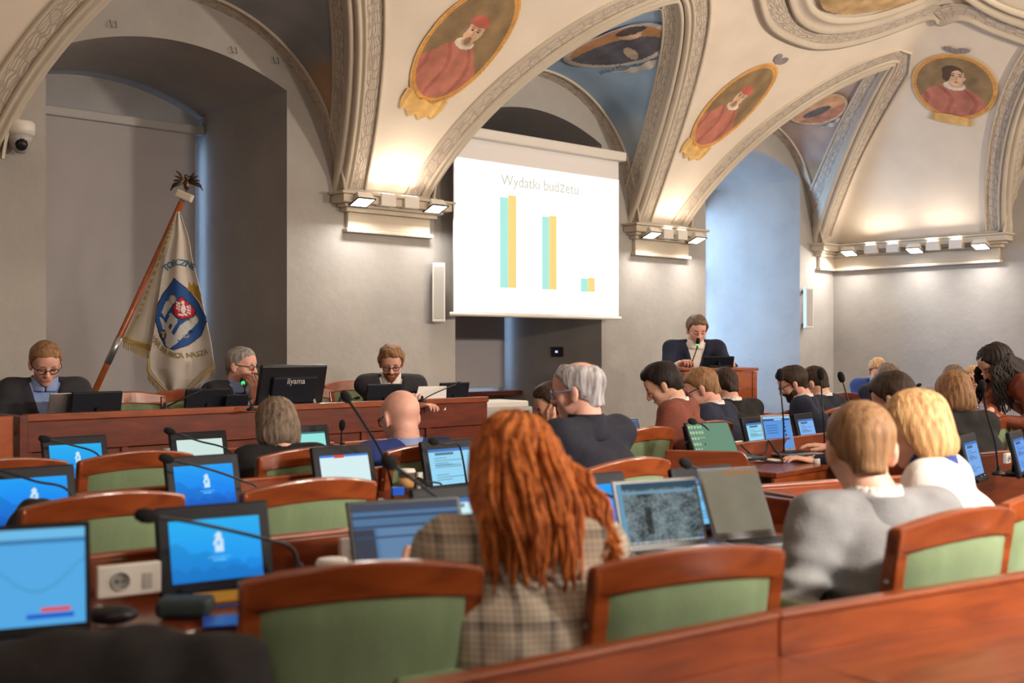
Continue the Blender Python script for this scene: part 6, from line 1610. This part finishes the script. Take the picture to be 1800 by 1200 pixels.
# --- the row right of centre
person('black-haired man in a rust brown suit looking down to the left', 1166, 641, 6.85, 158, 'full', 'h_black', 'skin', 'c_brown', 'c_white', pitch=30, yaw=10, lean=.22, sw=.19, seed=12, fine=.007, jf=.013, brow='h_black', hs=1.02)
person('fair-haired man with dark glasses in a navy suit, in profile', 1233, 649, 7.45, 150, 'short', 'h_ltbrown', 'skin_pink', 'c_navy', 'c_white', pitch=26, yaw=16, lean=.20, glasses='black', sw=.20, seed=13, fine=.0075, hs=1.05, brow='h_ltbrown')
person('brown-haired man in a dark jacket left of the lectern panel, seen from behind', 1273, 649, 8.1, 125, 'short', 'h_dkbrown', 'skin', 'c_black', 'c_white', pitch=22, yaw=0, lean=.22, sw=.20, seed=14, fine=.009, eyes=False)
person('bearded man with glasses in navy, behind the first tall microphone', 1394, 646, 8.5, 158, 'full', 'h_dkbrown', 'skin_pink', 'c_navy', 'c_white', pitch=26, yaw=12, lean=.22, glasses='black', beard='h_dkbrown', sw=.19, seed=15, fine=.009, brow='h_dkbrown')
person('dark-haired man in navy behind the second tall microphone, his ear showing', 1431, 646, 8.85, 140, 'short', 'h_dkbrown', 'skin', 'c_navy2', 'c_white', pitch=24, yaw=6, lean=.22, sw=.19, seed=16, fine=.009, eyes=False)
person('dark-haired man behind the grey-suited man, his hands on a laptop', 1572, 659, 6.4, 150, 'full', 'h_dkbrown', 'skin', 'c_navy', 'c_white', pitch=28, yaw=-12, lean=.22, world_hands=((1432, 810, 6.45), (1462, 786, 6.65)), hdir=((-.55, 1, .18), (-.3, 1, .1)), hands=((-.2, .4, .8), (.1, .4, .8)), curl=14, sw=.19, seed=17, fine=.008, eyes=False, hs=1.1)
person('woman with a tousled brown bob in a black top, seen from behind', 1675, 656, 6.6, 112, 'bob', 'h_ltbrown', 'skin', 'c_black', 'c_black', style='blouse', collar=False, pitch=14, lean=.12, sw=.17, seed=18, fine=.009, eyes=False, hfine=.008)
# leaning woman in leather
r2, hd2, Rh2, hs2, nb2, ar2 = person('woman with long dark wavy hair leaning over in a brown leather jacket', 1750, 607, 7.6, 192, None, 'h_black', 'skin', 'c_leather', 'c_red', style='blouse', collar=False, stand=True, pitch=38, yaw=-4, lean=.46, side=.0, world_hands=((1752, 738, 7.4), (1738, 724, 7.35)), hdir=((0, .8, -.5), (0, .8, -.5)), sw=.175, seed=19, fine=.008, jf=.013, trous='c_red', brow='h_dkbrown')
V_, F_ = hair_sdf('long', 2.1, .009); hb = MB(); hb.v = [tuple(np.array(Rh2@Vector(v))+hd2) for v in V_*1.0]; hb.f = [tuple(f) for f in F_]
for i in range(60):
    ph = rs.uniform(0, 6.3); L = rs.uniform(.22, .36); o_ = rs.uniform(-.05, .10); sd = rs.choice((-1, 1)); a0 = np.array(Rh2@Vector((sd*.085, .03-o_, .03)))+hd2; pts = []
    for k in range(11):
        f = k/10; pts.append(tuple(a0+np.array([sd*(.02*math.sin(f*2))+.008*math.sin(15*f+ph), .012*math.sin(13*f+ph)-.03*f, -L*f]))); 
    hb.tube(pts, [.009*(1-.7*k/10)+.001 for k in range(11)], 6)
hb.build('hair', 'h_black', r2, True)
# --- far side by the right wall
person('fair-haired man in a bright blue suit looking down by the right wall', 1543, 632, 12.0, 262, 'curly', 'h_blond', 'skin_pink', 'c_blue2', 'c_lblue', pitch=30, lean=.12, seed=20, fine=.009, brow='h_blond')
person('dark grey-haired man in navy beside the fair-haired man in blue', 1561, 639, 11.0, 300, 'short', 'h_greybrown', 'skin_pink', 'c_navy', 'c_white', pitch=30, lean=.12, seed=21, fine=.010, brow='h_greybrown')
person('grey-haired man in a light grey jacket partly hidden by the brown bob', 1676, 643, 10.2, 300, 'short', 'h_greybrown', 'skin_pink', 'c_lgrey', 'c_white', pitch=36, lean=.12, seed=22, fine=.010, brow='h_greybrown')
person('short-haired blonde woman with glasses and a patterned blouse facing the camera', 1712, 644, 10.6, 262, 'short', 'h_blond', 'skin', 'c_speck', 'c_speck', style='blouse', collar=False, pitch=10, lean=.10, glasses='h_beard', sw=.155, seed=23, fine=.009, brow='h_blond')
# ================================================================== LIGHT AND CAMERA
def area(name, loc, target, sx, sy, power, col, spread=None):
    l = bpy.data.lights.new(name, 'AREA'); l.shape = 'RECTANGLE'; l.size = sx; l.size_y = sy; l.energy = power; l.color = col
    if spread: l.spread = math.radians(spread)
    o = bpy.data.objects.new(name, l); C.objects.link(o); o.location = loc
    o.rotation_euler = (Vector(target)-Vector(loc)).to_track_quat('-Z', 'Y').to_euler(); return o
WARM = (1, .84, .68); NEUT = (1, .93, .86)
for loc, face, lit in LAMPS:
    dirv = Vector((0, -1, 0)) if face == 'f' else Vector((-1, 0, 0))
    if lit: area('flood_beam', loc+dirv*.05+Vector((0, 0, -.06)), loc+dirv*1.2+Vector((0, 0, -2.2)), .15, .12, 11, NEUT)
    else: area('uplight_beam', loc+dirv*.03+Vector((0, 0, .07)), loc+dirv*.9+Vector((0, 0, 1.6)), .13, .08, 2.0, WARM)
# unseen lamps added as fill, taken to stand on the opposite wall's corbels
for u in (-1.3, 2.6, 6.45, 10.3):
    p = Vector((u*S, (BV+.3)*S, 2.95*S))
    area('opposite_fill_uplight', p+Vector((0, 0, .1)), p+Vector((0, 1.2, 1.6)), .5, .1, {-1.3: 30, 2.6: 50, 6.45: 145, 10.3: 310}[u], WARM)
    area('opposite_fill_flood', p, p+Vector((0, 2.2, -.9)), .5, .15, (5, 6, 32, 90)[(-1.3, 2.6, 6.45, 10.3).index(u)], NEUT)
p = Vector((3.4, (BV+.3)*S, 2.7)); area('opposite_fill_flood', p, (3.5, 1.7, .7), .5, .2, 50, (1, .9, .78), 70)  # extra unseen flood between corbels, added to brighten the bench and chairs
for v in (.9,):
    p = Vector(((EU-.3)*S, v*S, 2.95*S)); area('end_uplight', p+Vector((0, 0, .1)), p+Vector((-1, 0, 1.5)), .5, .1, 60, WARM)
# daylight outside the windows
for i, (n, e) in enumerate(zip(NI, (40, 40, 210))):
    area('daylight_window', (((n[0]+n[1])/2)*S-(0 if i<2 else .7), (NB+.9)*S, 2.6*S), ((n[0]+n[1])/2*S, (NB-.5)*S, 1.9*S), 1.8, 2.2, e, (.42, .66, 1))
w = bpy.data.worlds.new('daylight'); bpy.context.scene.world = w; w.use_nodes = True
w.node_tree.nodes['Background'].inputs[0].default_value = (.36, .6, 1, 1); w.node_tree.nodes['Background'].inputs[1].default_value = 2.0
cam = bpy.data.cameras.new('camera'); co = bpy.data.objects.new('camera', cam); C.objects.link(co)
co.location = (0, 0, H); co.rotation_euler = (PI/2, 0, -YAW); cam.sensor_width = 36; cam.lens = F/1800*36; cam.shift_y = 12/1800
cam.clip_start = .05; cam.dof.use_dof = True; cam.dof.focus_distance = 8.0; cam.dof.aperture_fstop = 2.6
sc = bpy.context.scene; sc.camera = co
sc.view_settings.view_transform = 'Standard'; sc.view_settings.look = 'None'; sc.view_settings.gamma = 1; sc.view_settings.exposure = 0
sc.view_settings.use_curve_mapping = False
